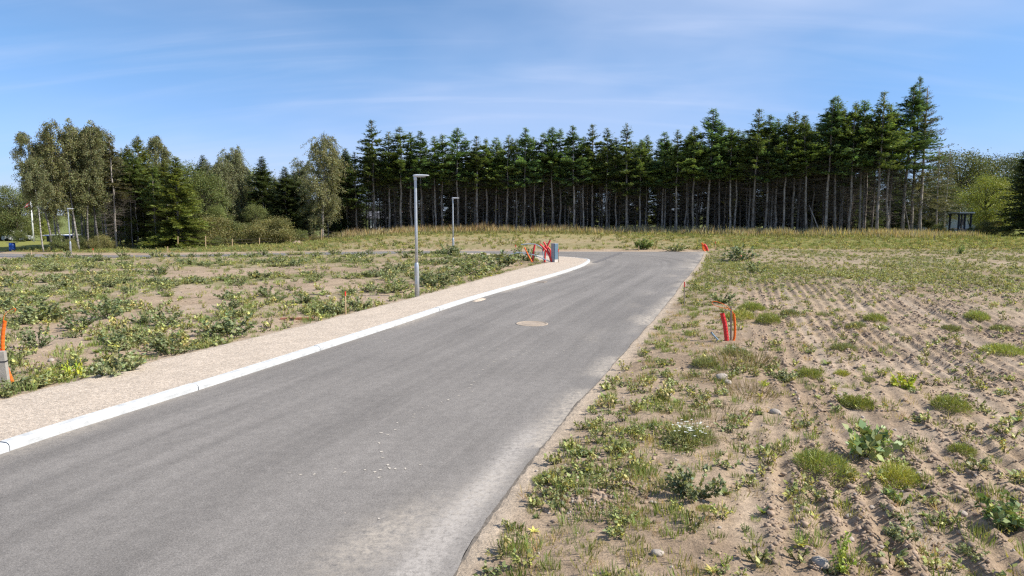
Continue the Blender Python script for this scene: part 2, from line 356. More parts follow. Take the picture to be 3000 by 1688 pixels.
M = dict(ground=mat_ground(), asphalt=mat_asphalt(), gravel=mat_gravel(),
         kerb=solid("kerb_concrete", (.52, .525, .515), .9, .15, 0, .18, 7, .5), dust=solid("dust", (.50, .45, .38), .95, .1, 0, .2, 20),
         bark=mat_bark("fir_bark", (.43, .385, .335), (.20, .17, .145)), birch=mat_bark("birch_bark", (.40, .375, .34), (.10, .085, .075), True), dark_bark=mat_bark("dark_bark", (.10, .082, .065), (.05, .042, .035)),
         deadwood=solid("dead_branches", (.135, .115, .095), .95, .1, 0, .35, 1.2),
         fir=foliage("fir_needles", (1, 1, 1), .26, .5, .3, .25), leaf=foliage("tree_leaves", (1, 1, 1), .32), weed=foliage("weed_leaves", (1, 1, 1), .28, .5, .35, .15),
         grass=foliage("grass_blades", (1, 1, 1), .35, .6, .2, .1), clod=solid("soil_clods", (.335, .25, .18), .97, .08, 0, .28, 14, .6, True), stone=solid("field_stones", (.40, .345, .29), .9, .2, 0, .22, 7, .5),
         galv=solid("galvanised_steel", (.50, .53, .555), .42, .5, .55, .12, 9), lamp=solid("lamp_grey_paint", (.55, .57, .60), .4, .5, .1, .05, 4), glass=solid("lamp_glass", (.72, .72, .70), .15, .5),
         red=solid("red_plastic", (.62, .028, .03), .38, .5, 0, .12, 9), orange=solid("orange_plastic", (.80, .15, .012), .4, .5, 0, .12, 9), bluepipe=solid("blue_grey_hose", (.23, .33, .43), .45, .5, 0, .25, 8), blue=solid("blue_plastic", (.02, .10, .42), .4, .5),
         wood=solid("raw_wood", (.50, .36, .21), .8, .2, 0, .22, 12), oldwood=solid("weathered_wood", (.29, .235, .18), .9, .15, 0, .25, 10), redpaint=solid("red_paint_tip", (.66, .035, .02), .55, .4), bluepaint=solid("light_blue_paint", (.26, .48, .70), .5, .4),
         cab=solid("cabinet_grey", (.30, .295, .315), .55, .4, 0, .07, 5), cabblue=solid("cabinet_blue_grey", (.115, .185, .24), .5, .4, 0, .08, 5), concrete=solid("concrete", (.50, .47, .43), .9, .2, 0, .15, 6, .3), rust=solid("rusty_iron", (.40, .325, .25), .85, .3, .25, .2, 30, .4), iron=solid("dark_iron", (.16, .13, .11), .7, .3, .4),
         white=solid("white_paint", (.75, .75, .74), .6, .3), dark=solid("dark_stain", (.028, .034, .042), .7, .3), greywall=solid("pale_grey_wall", (.46, .48, .50), .8, .2), roof=solid("grey_roof", (.20, .20, .22), .8, .2), winglass=solid("window_glass", (.03, .04, .05), .08, .6), rubber=solid("black_rubber", (.02, .02, .02), .8), flagred=solid("flag_red", (.55, .03, .05), .8), black=solid("black_strap", (.03, .03, .035), .6), petal=solid("white_petals", (.62, .62, .56), .7), brick=solid("reddish_brick", (.30, .13, .08), .9))

# ------------------------------------------------------------------ ground sheet
def axis(segs):
    o = [segs[0][0]]
    for a, b, s0, s1 in segs:
        p = a; n = max(1, int(round((b - a) / (.5 * (s0 + s1))))); w = np.linspace(s0, s1, n); w = w / w.sum() * (b - a)
        o += list(a + np.cumsum(w))
    return np.array(o)
ys = axis([(-300, -30, 60, 5), (-30, 2.5, 4, .12), (2.5, 14, .055, .075), (14, 30, .075, .14), (30, 60, .14, .32), (60, 110, .4, 1.6), (110, 300, 2, 12), (300, 1500, 20, 150), (1500, 4000, 300, 600)])
xs = axis([(-3000, -300, 500, 40), (-300, -75, 30, 2.5), (-75, -25, 1.4, .3), (-25, -10, .28, .11), (-10, 1, .13, .08), (1, 13, .055, .055), (13, 28, .06, .25), (28, 75, .4, 1.6), (75, 300, 4, 40), (300, 3000, 60, 500)])
gx, gy = np.meshgrid(xs, ys); Z4 = zones(gx, gy); gzz = ground_z(gx, gy, Z4)
dr, dg, right, fur = Z4
def veg_right(x, y, ed):
    p = fbm(x * .33, y * .22, 71); q = fbm(x * 1.3, y * 1.0, 73)
    base = .25 * sm(2.2, .2, ed) + .75 * sm(22, 33, y) + .2
    green = .5 * np.exp(-((y - 29 - .12 * (x - 20)) / 4.0) ** 2) * sm(11, 17, x)
    return np.clip((base + green) * (.35 + 1.3 * sm(.38, .62, p)) * (.6 + .8 * sm(.35, .65, q)), 0, 1)
def veg_left(x, y):
    p = fbm(x * .28 + 3, y * .36, 81); q = fbm(x * .9, y * .9, 83)
    return np.clip(sm(.42, .62, p) * (.45 + .8 * sm(.35, .6, q)) + .12 * sm(.5, .7, q), 0, 1)
redge_d = (lambda d: (d[0] * -d[2]).reshape(gx.shape))(dist_poly(gx, gy, REDGE))
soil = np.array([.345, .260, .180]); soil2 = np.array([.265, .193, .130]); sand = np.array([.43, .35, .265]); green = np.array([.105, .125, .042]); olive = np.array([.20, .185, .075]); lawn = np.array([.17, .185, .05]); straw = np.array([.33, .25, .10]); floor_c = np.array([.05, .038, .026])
def L3(a, b, t): return a + (np.asarray(b) - a) * t[..., None]
C = np.broadcast_to(soil, gx.shape + (3,)).copy()
C = L3(C, soil2, .75 * sm(.48, .68, fbm(gx * .45, gy * .45, 91)))
C = L3(C, [.39, .315, .24], .6 * ruts(gx, gy) * fur); C = L3(C, [.40, .315, .235], .5 * sm(.52, .7, fbm(gx * .3, gy * .5, 93)))
vr = veg_right(gx, gy, redge_d) * right; C = L3(C, L3(np.broadcast_to(olive, C.shape).copy(), green, sm(.3, .7, fbm(gx * .8, gy * .8, 95))), .62 * vr * sm(9, 26, gy))
leftf = ((dg > 0) & (dr > 0) & (right < .5) & (gy < 52)).astype(float); vl = veg_left(gx, gy) * leftf
C = L3(C, green * 1.25, .5 * vl * sm(14, 30, gy)); C = L3(C, olive, .35 * leftf * sm(30, 46, gy))
back = sm(53.5, 56, gy - np.where(gx < -14, (-gx - 14) * .26, 0))
C = L3(C, L3(np.broadcast_to([.315, .25, .15], C.shape).copy(), olive, .1 + .45 * sm(.45, .7, fbm(gx * .25, gy * .3, 97))), back)
C = L3(C, np.array([.27, .235, .10]), back * sm(66, 78, gy + 3 * fbm(gx * .2, gy * .2, 99)) * .8)
C = L3(C, np.array([.19, .19, .075]), .8 * back * sm(-12, -22, gx)); C = L3(C, lawn, back * sm(8, 26, gx) * sm(54, 60, gy) * .75); C = L3(C, lawn * np.array([1.25, 1.15, 1.1]), sm(-38, -46, gx) * back); C = L3(C, lawn * 1.1, sm(36, 46, gx) * back * sm(60, 70, gy))
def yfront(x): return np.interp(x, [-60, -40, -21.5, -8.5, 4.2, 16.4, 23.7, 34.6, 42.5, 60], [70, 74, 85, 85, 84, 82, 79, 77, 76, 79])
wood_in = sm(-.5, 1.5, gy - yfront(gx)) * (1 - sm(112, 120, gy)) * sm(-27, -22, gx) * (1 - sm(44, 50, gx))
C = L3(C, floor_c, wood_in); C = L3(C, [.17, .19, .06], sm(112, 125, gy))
C = L3(C, sand, sm(.45, .05, np.where(dr > 0, dr, 9)) * .85 * (gx > -3)); C = L3(C, sand, sm(.5, .05, np.where(dg > 0, dg, 9)) * .5); C = np.where((np.minimum(dr, dg) < 0)[..., None], sand, C)
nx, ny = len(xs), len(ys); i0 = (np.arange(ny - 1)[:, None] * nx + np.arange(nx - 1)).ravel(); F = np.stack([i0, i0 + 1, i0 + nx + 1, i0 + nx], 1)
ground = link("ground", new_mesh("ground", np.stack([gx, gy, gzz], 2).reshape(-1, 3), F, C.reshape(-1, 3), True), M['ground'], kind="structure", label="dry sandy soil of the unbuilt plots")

# ------------------------------------------------------------------ road
def interp_y(P, y): return np.interp(y, P[:, 1], P[:, 0])
rows = list(np.arange(-14, 3, .8)) + list(np.arange(3, 12, .09)) + list(np.arange(12, 42.3, .3)) + [42.3]
kl = kerb_c[: int(np.argmin(np.abs(kerb_c[:, 1] - 42.3) + 99 * (kerb_c[:, 0] < 4)))]
RC = catmull(REDGE, .5)
V, A = [], []; F = []; nc = 60
for y in rows:
    a = interp_y(kl, y); b = interp_y(RC, y); b += .05 * (fbm(y * 3.1, 0, 7) - .5) + .12 * (fbm(y * .6, 3, 8) - .5)
    for j in range(nc + 1): V.append((a + (b - a) * j / nc, y))
n0 = len(rows)
for i in range(n0 - 1):
    for j in range(nc): q = i * (nc + 1) + j; F.append((q, q + 1, q + nc + 2, q + nc + 1))
kr = kerb_c[int(np.argmin(np.abs(kerb_c[:, 1] - 42.3) + 99 * (kerb_c[:, 0] < 4))):][::-1]   # west to east
off = len(V); cx = list(np.arange(-75, -14, 1.0)) + list(np.arange(-14, 14.76, .25)); mc = 30
fe = FEDGE[::-1]
for x in cx:
    y0 = np.interp(x, kr[:, 0], kr[:, 1]) if x < kr[-1, 0] else (42.3 if x < 11.7 else np.interp(x, [11.7, 14.13, 14.75], [42.3, 50.27, 52.2]))
    y1 = np.interp(x, fe[:, 0], fe[:, 1]) + .12 * (fbm(x * .7, 1, 9) - .5)
    for j in range(mc + 1): V.append((x, y0 + (max(y1, y0 + .01) - y0) * j / mc))
for i in range(len(cx) - 1):
    for j in range(mc): q = off + i * (mc + 1) + j; F.append((q, q + mc + 1, q + mc + 2, q + 1))
V = np.array(V); z = H(V[:, 0], V[:, 1]) + .004
me = new_mesh("road", np.column_stack([V, z]), np.array(F), None, True)
ld, la, _ = dist_poly(V[:, 0], V[:, 1], KD)
de, _, _ = dist_poly(V[:, 0], V[:, 1], RC); df_, _, _ = dist_poly(V[:, 0], V[:, 1], FEDGE)
X, Y = V[:, 0], V[:, 1]
dust = .75 * sm(.5, .0, de) * sm(.35, .6, fbm(X * .8, Y * .8, 11)) * (Y > 8) + .55 * sm(.5, .0, ld) * sm(.40, .62, fbm(X * .5, Y * .5, 12))
dust += .5 * sm(.35, 0, df_) * sm(.4, .6, fbm(X * .7, Y * .7, 13)) + 0.7 * np.exp(-((X + 1.0 - .40 * (Y - 6)) / .34) ** 2 - ((Y - 5.7) / .75) ** 2) + .7 * np.exp(-((X + .35 - .35 * (Y - 6.6)) / .16) ** 2 - ((Y - 6.8) / .8) ** 2)
dust += .6 * sm(1.0, .1, ld) * np.exp(-((X - 4.6) / 2.0) ** 2 - ((Y - 39.6) / 2.6) ** 2)
dust += .5 * sm(1.5, .1, de) * sm(.52, .62, fbm(X * 1.1 + 4, Y * .45, 16)) * (Y > 13)
dd, aa, _ = dist_poly(X, Y, RC)
grey = np.exp(-((dd - .28) / .16) ** 2) * sm(9.3, 8.2, Y) * .95 + .22 * sm(1.0, .2, dd) * sm(7.5, 5.5, Y)
for nm, val in (("lane", ld), ("arc", la), ("dust", np.clip(dust, 0, 1)), ("grey", np.clip(grey, 0, 1))):
    a = me.attributes.new(nm, 'FLOAT', 'POINT'); a.data.foreach_set("value", val.astype(np.float32))
road = link("road", me, M['asphalt'], kind="structure", label="grey dusty asphalt road turning left at the junction")
# broken asphalt edge on the verge side
ev = []; ef = []
E2 = [p for p in RC if p[1] < 52]
for i, p in enumerate(E2):
    b = p[0] + .05 * (fbm(p[1] * 3.1, 0, 7) - .5) + .12 * (fbm(p[1] * .6, 3, 8) - .5); h = float(H(b, p[1]))
    w = .04 + .05 * float(vn(p[1] * 4, 1, 3)); ev += [(b, p[1], h + .004), (b + w, p[1], h - .02), (b + w + .06, p[1], h - .16)]
    if i: q = 3 * i; ef += [(q - 3, q, q + 1, q - 2), (q - 2, q + 1, q + 2, q - 1)]
edge_m = new_mesh("asphalt_edge", ev, np.array(ef)); link("asphalt_edge", edge_m, solid("asphalt_broken_edge", (.13, .115, .10), .95, .1, 0, .35, 25, .8), road)
def flat_flecks(name, items, mat, parent, lift=.009):
    v, f, n = [], [], 0
    for (x, y, l, w, a) in items:
        k = 9; th = np.linspace(0, 2 * math.pi, k, endpoint=False); rr = .55 + .75 * rng.random(k)
        px = np.cos(th) * l * rr; py = np.sin(th) * w * rr; ca, sa = math.cos(a), math.sin(a)
        qx = x + px * ca - py * sa; qy = y + px * sa + py * ca; v += [(a_, b_, float(H(a_, b_)) + lift) for a_, b_ in zip(qx, qy)]; f.append(tuple(range(n, n + k))); n += k
    return link(name, new_mesh(name, v, f), mat, parent, kind="stuff")
def along(pts, step, jit):
    P = np.array([at(a, b)[:2] for a, b in pts]); o = []
    for a, b in zip(P[:-1], P[1:]):
        n = max(1, int(np.linalg.norm(b - a) / step))
        for t in np.arange(n) / n: o.append(a + (b - a) * t + rng.normal(0, jit, 2))
    return o
tr = []
for path, st in (([(845, 1388), (1020, 1382), (1140, 1378), (1260, 1362), (1300, 1362)], .17), ([(1112, 1405), (1118, 1340), (1120, 1280), (1170, 1240), (1260, 1190), (1370, 1150), (1400, 1105), (1440, 1062), (1560, 1030)], .24), ([(1140, 1004), (1280, 1008), (1400, 1018), (1500, 1026), (1640, 1038)], .38), ([(1112, 1500), (1118, 1480)], .12), ([(1640, 1038), (1720, 1000), (1760, 975)], .3)):
    tr += [(p[0], p[1], .016 + .018 * rng.random(), .007 + .011 * rng.random(), rng.random() * 3) for p in along(path, st * .8, .06)]
flat_flecks("dust_footprint", tr, M['dust'], road)
sm_ = []
for (a, b, n_) in (((1375, 1442), (1500, 1375), 26), ((1225, 1540), (1310, 1498), 12), ((1880, 905), (1910, 893), 5), ((1880, 948), (1895, 938), 5), ((1830, 918), (1850, 900), 4)):
    A0, B0 = at(*a)[:2], at(*b)[:2]; ang = math.atan2(*(B0 - A0)[::-1])
    for k in range(n_):
        p = A0 + (B0 - A0) * (k + rng.random()) / n_ + rng.normal(0, .012, 2); sm_ += [(p[0] + rng.normal(0, .018), p[1] + rng.normal(0, .018), .006 + .012 * rng.random(), .003 + .004 * rng.random(), ang + rng.normal(0, .3)) for _ in range(5)]
# thin strip across the junction, darker than the asphalt
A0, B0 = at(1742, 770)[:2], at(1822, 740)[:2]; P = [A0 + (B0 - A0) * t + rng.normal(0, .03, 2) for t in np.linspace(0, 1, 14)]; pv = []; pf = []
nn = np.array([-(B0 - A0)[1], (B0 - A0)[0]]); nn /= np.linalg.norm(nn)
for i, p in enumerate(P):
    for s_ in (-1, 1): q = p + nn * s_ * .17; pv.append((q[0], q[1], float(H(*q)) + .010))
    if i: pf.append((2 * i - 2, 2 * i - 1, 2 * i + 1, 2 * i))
link("dark_band", new_mesh("dark_band", pv, np.array(pf)), solid("dark_band_tone", (.15, .138, .128), .8), road)

# gravel path
gi = GRAV_IN; go = catmull(GRAV_OUT, .4)
def resample(P, n):
    s = np.r_[0, np.cumsum(np.linalg.norm(np.diff(P, axis=0), axis=1))]; t = np.linspace(0, s[-1], n); return np.stack([np.interp(t, s, P[:, 0]), np.interp(t, s, P[:, 1])], 1)
n_ = 360; a = resample(gi, n_); tng = np.gradient(a, axis=0); tng /= np.linalg.norm(tng, axis=1)[:, None]; nrm = np.stack([-tng[:, 1], tng[:, 0]], 1); a = a + nrm * .15
b = np.array([go[np.argmin(np.linalg.norm(go - p, axis=1))] for p in a]) if False else resample(go, n_)
gv = []; gf = []; K = 14
for i in range(n_):
    e = b[i] + (b[i] - a[i]) / np.linalg.norm(b[i] - a[i]) * (.22 * (float(fbm(i * .16, 2, 14)) - .5) + .1 * (float(vn(i * .9, 2, 15)) - .5))
    for j in range(K + 1):
        t = j / K; p = a[i] + (e - a[i]) * t; zz = float(H(*p)) + .098 + .012 * (float(fbm(p[0] * 1.2, p[1] * 1.2, 18)) - .5) - (.05 if j == K else 0); gv.append((p[0], p[1], zz))
    if i:
        for j in range(K): q = (i - 1) * (K + 1) + j; gf.append((q, q + K + 1, q + K + 2, q + 1))
link("gravel_path", new_mesh("gravel_path", gv, np.array(gf), None, True), M['gravel'], kind="structure", label="pale pinkish gravel footpath behind the kerb")

# kerb, block by block
kerb = thing("kerb", "white concrete kerb along the left side of the road", "kerb"); kerb["kind"] = "structure"; del kerb["category"]
sec = [(0, -.12), (0, .062), (.012, .085), (.04, .102), (.15, .106), (.15, -.12)]
s = np.r_[0, np.cumsum(np.linalg.norm(np.diff(kerb_c, axis=0), axis=1))]; tot = s[-1]; pos = 0; k_ = 0
def kp(q): return np.array([np.interp(q, s, kerb_c[:, 0]), np.interp(q, s, kerb_c[:, 1])])
while pos < tot - .5:
    L_ = 3.15 + .25 * math.sin(k_ * 1.7); L_ = min(L_, tot - pos); v = []; f = []; m_ = 9; dz = .004 * math.sin(k_ * 2.9); dn_ = .004 * math.cos(k_ * 3.7)
    for i, q in enumerate(np.linspace(pos, pos + L_ - .013, m_)):
        p = kp(q); t_ = kp(q + .05) - kp(q - .05); t_ /= np.linalg.norm(t_) + 1e-9; n2 = np.array([-t_[1], t_[0]])
        for (o_, h_) in sec: r_ = p + n2 * (o_ + dn_); v.append((r_[0], r_[1], float(H(*p)) + h_ + dz))
        if i:
            for j in range(6): f.append(((i - 1) * 6 + j, i * 6 + j, i * 6 + (j + 1) % 6, (i - 1) * 6 + (j + 1) % 6))
    f += [tuple(range(6)), tuple(range((m_ - 1) * 6, m_ * 6))[::-1]]
    link("kerb_stone", new_mesh("kerb_stone", v, f), M['kerb'], kerb); pos += L_; k_ += 1
# little heap of gravel spilled over the kerb onto the road
p0 = at(1405, 880)
hv = []; hf = []
for j in range(10):
    for i in range(14):
        u_, w_ = (i / 13 - .5) * 2, (j / 9 - .5) * 2; h = max(0, 1 - u_ * u_ - w_ * w_); hv.append((p0[0] + u_ * .12 + w_ * .16, p0[1] - u_ * .05 + w_ * .45, .0 + .06 * h ** .7 * (.7 + .5 * rng.random()) - .004))
        if i and j: q = j * 14 + i; hf.append((q - 15, q - 14, q, q - 1))
link("gravel_spill", new_mesh("gravel_spill", hv, np.array(hf), None, True), M['gravel'], label="small heap of gravel spilled beside the kerb on the asphalt", category="gravel heap")

# manhole and drain
p = at(1558, 949); mh = thing("manhole_cover", "round rusty manhole cover in the middle of the road", "manhole", (p[0], p[1], float(H(p[0], p[1]))))
mb = MB(); k = 40
mb.lathe([(.40, -.03), (.425, .006), (.40, .014), (.365, .014), (.362, .0)], 40); link("frame", mb.mesh("mh_frame", True), M['rust'], mh)
mb = MB(); mb.lathe([(.355, -.02), (.355, .010), (.345, .013), (.34, .009)], 40); link("cover_plate", mb.mesh("mh_plate"), M['rust'], mh)
link("raised_ring", MB().lathe([(.235, .0085), (.235, .0125), (.22, .0125), (.22, .0095), (.0, .0095)], 40).mesh("raised_ring"), M['rust'], mh)
p = at(1585, 827); dn = thing("road_drain", "small rusty drain grate in the road beside the kerb", "drain", (p[0], p[1], 0), -.32)
mb = MB()
for s_ in (-1, 1): mb.box((s_ * .19, 0, .008), (.02, .22, .008)); mb.box((0, s_ * .2, .0081), (.17, .02, .008))
link("frame", mb.mesh("drain_frame"), M['rust'], dn)
bar = MB().box((0, 0, 0), (.16, .011, .006)).mesh("drain_bar")
for i in range(8): link("bar", bar, M['rust'], dn, (0, -.16 + i * .045, .009))
link("pit", MB().box((0, 0, .002), (.17, .18, .002)).mesh("drain_pit"), M['dark'], dn)
#SECTION2
# ------------------------------------------------------------------ tree templates (metres, base at the origin)
def rdir(n, g): a = g.random(n) * 2 * math.pi; return np.stack([np.cos(a), np.sin(a), np.zeros(n)], 1)
def thin_tubes(A, B, r0, r1, col, sag=0):
    """three-sided tapering twigs from A to B with a bend in the middle"""
    A = np.asarray(A, float); B = np.asarray(B, float); m = len(A); d = unit(B - A); s = unit(np.cross(d, [0.13, .21, 1.])); u = np.cross(s, d)
    Mid = (A + B) / 2; Mid[:, 2] -= sag * np.linalg.norm(B - A, axis=1); V = []
    r0 = np.broadcast_to(r0, (m,)); r1 = np.broadcast_to(r1, (m,))
    for P, r in ((A, r0), (Mid, (r0 + r1) / 2), (B, r1)):
        for k in range(3):
            t = 2 * math.pi * k / 3; V.append(P + (math.cos(t) * s + math.sin(t) * u) * r[:, None])
    V = np.stack(V, 1).reshape(-1, 3); f = []
    for ring in (0, 3):
        for k in range(3): f.append((ring + k, ring + (k + 1) % 3, ring + 3 + (k + 1) % 3, ring + 3 + k))
    F = (np.arange(m)[:, None, None] * 9 + np.array(f)[None]).reshape(-1, 4)
    return V, F, np.repeat(np.broadcast_to(col, (m, 3)), 9, 0)
def stem(P, R_, k=8): return MB().tube(P, R_, k).mesh("trunk", True)
def vary(col, n, g, amt=.22, hue=.12):
    c = np.asarray(col)[None] * (1 + g.normal(0, amt, (n, 1))); c = c * (1 + g.normal(0, hue, (n, 3)) * np.array([1, .4, .8])); return np.clip(c, .004, .9)
def conifer(seed, Ht, cb, W, prof, whorl=.36, nb=6.5, droop=.1, spray=(.33, .14), col=(.165, .215, .072), dead=180, dead_len=1.3, step=.115, sparse=0., trunk_r=.098, dead_from=.08):
    g = np.random.default_rng(seed); wob = g.normal(0, .035, (9, 2)); wob[0] = 0
    zt = np.linspace(0, Ht * .985, 9); px = np.interp(zt, zt, wob[:, 0]); py = wob[:, 1]
    P = np.stack([px, py, zt], 1); rad = trunk_r * (1 - .9 * (zt / Ht)) ** .85 + .010; rad[0] *= 1.25
    ax = lambda z: np.stack([np.interp(z, zt, px), np.interp(z, zt, py), z], -1)
    base = []; dirs = []; nrms = []; Ls = []; cs = []; ba = []; bb = []
    z = cb
    while z < Ht - .12:
        t = (z - cb) / (Ht - cb); n = max(3, int(g.poisson(nb))); 
        for _ in range(n):
            if g.random() < sparse: continue
            L = W * prof(t) * g.uniform(.62, 1.18) + .05; a = g.random() * 2 * math.pi; o = np.array([math.cos(a), math.sin(a), 0]); zz = z + g.uniform(-.06, .06)
            p0 = ax(np.array(zz)); pitch = -droop + (.55 + droop) * t ** 1.3 + g.normal(0, .1)
            tone = g.normal(0, .2); m = max(2, int(L / step)); u = (np.arange(m) + g.random(m) * .6 + .8) / (m + .6); u = u[(u > .14) & (u <= 1.02)]
            q = p0 + o * (u * L * math.cos(pitch))[:, None]; q[:, 2] += u * L * math.sin(pitch) + .12 * L * u ** 2 - .10 * L * u
            ba.append(p0); bb.append(p0 + o * L * .85 * math.cos(pitch) + np.array([0, 0, L * .85 * math.sin(pitch)])); sd = np.array([-o[1], o[0], 0])
            for side in (-1, 1, 0, -1, 1, 0):
                k = len(q); dd = o * .75 + sd * side * g.uniform(.5, 1.1, (k, 1)) + np.array([0, 0, 1]) * (g.uniform(-.25, .45, (k, 1)) if side else g.uniform(.0, .9, (k, 1)) * (1 - 1.3 * (g.random((k, 1)) < .35)))
                base.append(q + g.normal(0, .07, (k, 3))); dirs.append(dd); nrms.append(np.array([0, 0, 1.]) + g.normal(0, .38, (k, 3))); Ls.append(spray[0] * g.uniform(.6, 1.25, k) * (1 - .3 * u) * (.42 + .58 * min(1, (1 - t) * 3.2)))
                c = vary(col, k, g, .16, .08) * (1 + tone); cs.append(np.clip(c, .004, .5))
        z += whorl * g.uniform(.75, 1.25) * (.55 + .45 * min(1, (1 - t) * 3))
    base = np.vstack(base); Ls = np.concatenate(Ls); v, f, c = leaves(base, np.vstack(dirs), np.vstack(nrms), Ls, Ls * spray[1] / spray[0], np.vstack(cs), .1)
    crown = new_mesh("crown", v, f, c)
    parts = [thin_tubes(ba, bb, .022, .006, (1, 1, 1))]
    if dead:
        zz = Ht * dead_from + (cb + .9 - Ht * dead_from) * g.random(dead) ** .7; L = dead_len * g.uniform(.35, 1.15, dead) * (.6 + .4 * zz / cb); o = rdir(dead, g); A = ax(zz); B = A + o * L[:, None]; B[:, 2] += L * g.normal(-.05, .2, dead)
        parts.append(thin_tubes(A, B, .014, .004, (1, 1, 1), .05))
        rep = 3; A2 = np.repeat(A, rep, 0) + (np.repeat(B, rep, 0) - np.repeat(A, rep, 0)) * g.uniform(.3, .9, (dead * rep, 1)); d2 = unit(np.repeat(o, rep, 0) + g.normal(0, .7, (dead * rep, 3))); B2 = A2 + d2 * g.uniform(.15, .5, (dead * rep, 1))
        parts.append(thin_tubes(A2, B2, .007, .003, (1, 1, 1)))
    v, f, c = cat3(parts)
    return dict(h=Ht, trunk=(stem(P, rad), M['bark']), crown=(crown, M['fir']), dead_branches=(new_mesh("dead_branches", v, f, c), M['deadwood']))
p_fir = lambda t: min(1, (1 - t) / .85) ** 1.0 * (.72 + .28 * min(1, t / .22))
p_fir2 = lambda t: min(1, (1 - t) / .62) ** 1.05 * (.65 + .35 * min(1, t / .3))
p_cone = lambda t: (1 - t) ** .8
FIR = [conifer(11, 13, 6.2, 2.15, p_fir), conifer(12, 13, 6.9, 2.0, p_fir2, col=(0.181, 0.245, 0.074)), conifer(13, 13, 5.9, 2.2, p_fir, col=(0.145, 0.228, 0.096)),
       conifer(14, 13, 7.3, 1.9, p_fir2, col=(0.193, 0.273, 0.078)), conifer(15, 13, 6.2, 2.05, p_fir, col=(0.169, 0.222, 0.069), sparse=.15), conifer(16, 13, 6.7, 2.4, p_fir2, col=(0.153, 0.251, 0.088)), conifer(17, 13, 4.8, 2.1, p_fir, col=(0.161, 0.214, 0.081), sparse=.1)]
POLE = [conifer(21, 13, 7.4, 1.8, p_fir2, dead=130, dead_len=1.5, trunk_r=.08), conifer(22, 13, 6.4, 1.9, p_fir, dead=130, dead_len=1.5, trunk_r=.09), conifer(23, 13, 7.8, 1.7, p_fir2, dead=130, dead_len=1.4, trunk_r=.07)]
SPRUCE = [conifer(31, 11, .6, 3.2, p_cone, whorl=.27, nb=7, droop=.35, col=(.165, .195, .052), dead=25, spray=(.42, .15)), conifer(32, 11, .5, 2.8, p_cone, whorl=.27, nb=7, droop=.3, col=(.105, .138, .056), dead=20, spray=(.4, .14)), conifer(33, 11, 1.4, 3.2, p_cone, whorl=.28, nb=7, droop=.3, col=(.18, .20, .052), dead=30, spray=(.44, .16))]
BROWNISH = [conifer(41, 13, 5.5, 2.2, p_fir, nb=4, sparse=.3, col=(.135, .128, .066), dead=230, dead_len=2.2)]
LARCH = [conifer(42, 18, 4.0, 4.6, lambda t: (1 - t) ** .8, whorl=.42, nb=5, droop=.15, sparse=.2, col=(.150, .150, .078), dead=70, dead_len=2.0, step=.16, spray=(.40, .11), trunk_r=.2)]
TALL = [conifer(43, 18, 10, 2.6, p_fir, nb=5, col=(0.123, 0.190, 0.071), dead=120, dead_len=1.6, trunk_r=.17)]

def birch(seed, Ht, lean=(0, 0), W=2.3, col=(.22, .225, .10), nbr=40, weep=1.1, nleaf=72, first=.26, tr=.095, leaf=.10):
    g = np.random.default_rng(seed); zt = np.linspace(0, Ht, 12); t = zt / Ht
    bx = lean[0] * t ** 1.4 * Ht + .25 * np.sin(t * 5 + seed); by = lean[1] * t ** 1.4 * Ht + .2 * np.sin(t * 4 + seed * 2.); bx -= bx[0]; by -= by[0]
    P = np.stack([bx, by, zt], 1); ax = lambda z: np.stack([np.interp(z, zt, bx), np.interp(z, zt, by), z], -1)
    mb = MB().tube(P, tr * (1 - .93 * t) + .008, 8); A = []; B = []; lb = []; ld_ = []; lc = []
    for i in range(nbr):
        f_ = first + (.97 - first) * (i + g.random()) / nbr; z = f_ * Ht; L = W * (1.15 - .75 * ((f_ - first) / (1 - first)) ** 1.6) * g.uniform(.6, 1.15); a = g.random() * 2 * math.pi
        o = np.array([math.cos(a), math.sin(a), 0]); p0 = ax(np.array(z)); p1 = p0 + o * L * .62 + np.array([0, 0, L * .85]); A.append(p0); B.append(p1)
        for j in range(g.integers(6, 10)):
            q = p0 + (p1 - p0) * g.uniform(.3, 1.0) + g.normal(0, .12, 3); tl = g.uniform(.5, 1.25) * weep; d = unit(o * g.uniform(.1, .8) + g.normal(0, .45, 3) + np.array([0, 0, -.25])); e = q + d * tl * .55 + np.array([0, 0, -tl * .55]); A.append(q); B.append(e)
            n = int(nleaf * g.uniform(.5, 1.2)); u = g.random((n, 1)) ** .8; lb.append(q + (e - q) * u + g.normal(0, .10, (n, 3))); ld_.append(g.normal(0, .6, (n, 3)) + np.array([0, 0, -.7])); lc.append(np.clip(vary(col, n, g, .2, .1) * (1 + g.normal(0, .15)), .01, .6))
    tw = thin_tubes(A, B, .02, .005, (1, 1, 1), -.06); mbv, mbf, mbc = tw
    lb = np.vstack(lb); n = len(lb); L = leaf * g.uniform(.7, 1.35, n); v, f, c = leaves(lb, np.vstack(ld_), g.normal(0, 1, (n, 3)), L, L * .75, np.vstack(lc))
    return dict(h=Ht, trunk=(mb.mesh("trunk", True), M['birch']), limbs=(new_mesh("limbs", *tw), M['dark_bark']), crown=(new_mesh("crown", v, f, c), M['leaf']))
BIRCH = [birch(51, 11.5, (-.10, 0)), birch(52, 12, (.02, .02), 2.3), birch(53, 11, (-.05, -.03), 2.6, (.24, .235, .10)), birch(54, 12, (.05, 0), 2.1, first=.36), birch(55, 9.5, (-.13, .02), 1.8, (.19, .20, .095), nbr=30, first=.5, tr=.07)]
WEEP = [birch(56, 12.5, (.01, 0), 3.2, (.25, .25, .12), nbr=64, weep=1.8, nleaf=80, first=.12, tr=.16), birch(57, 10.5, (-.02, 0), 2.7, (.23, .24, .125), nbr=50, weep=1.5, nleaf=74, first=.14, tr=.12)]
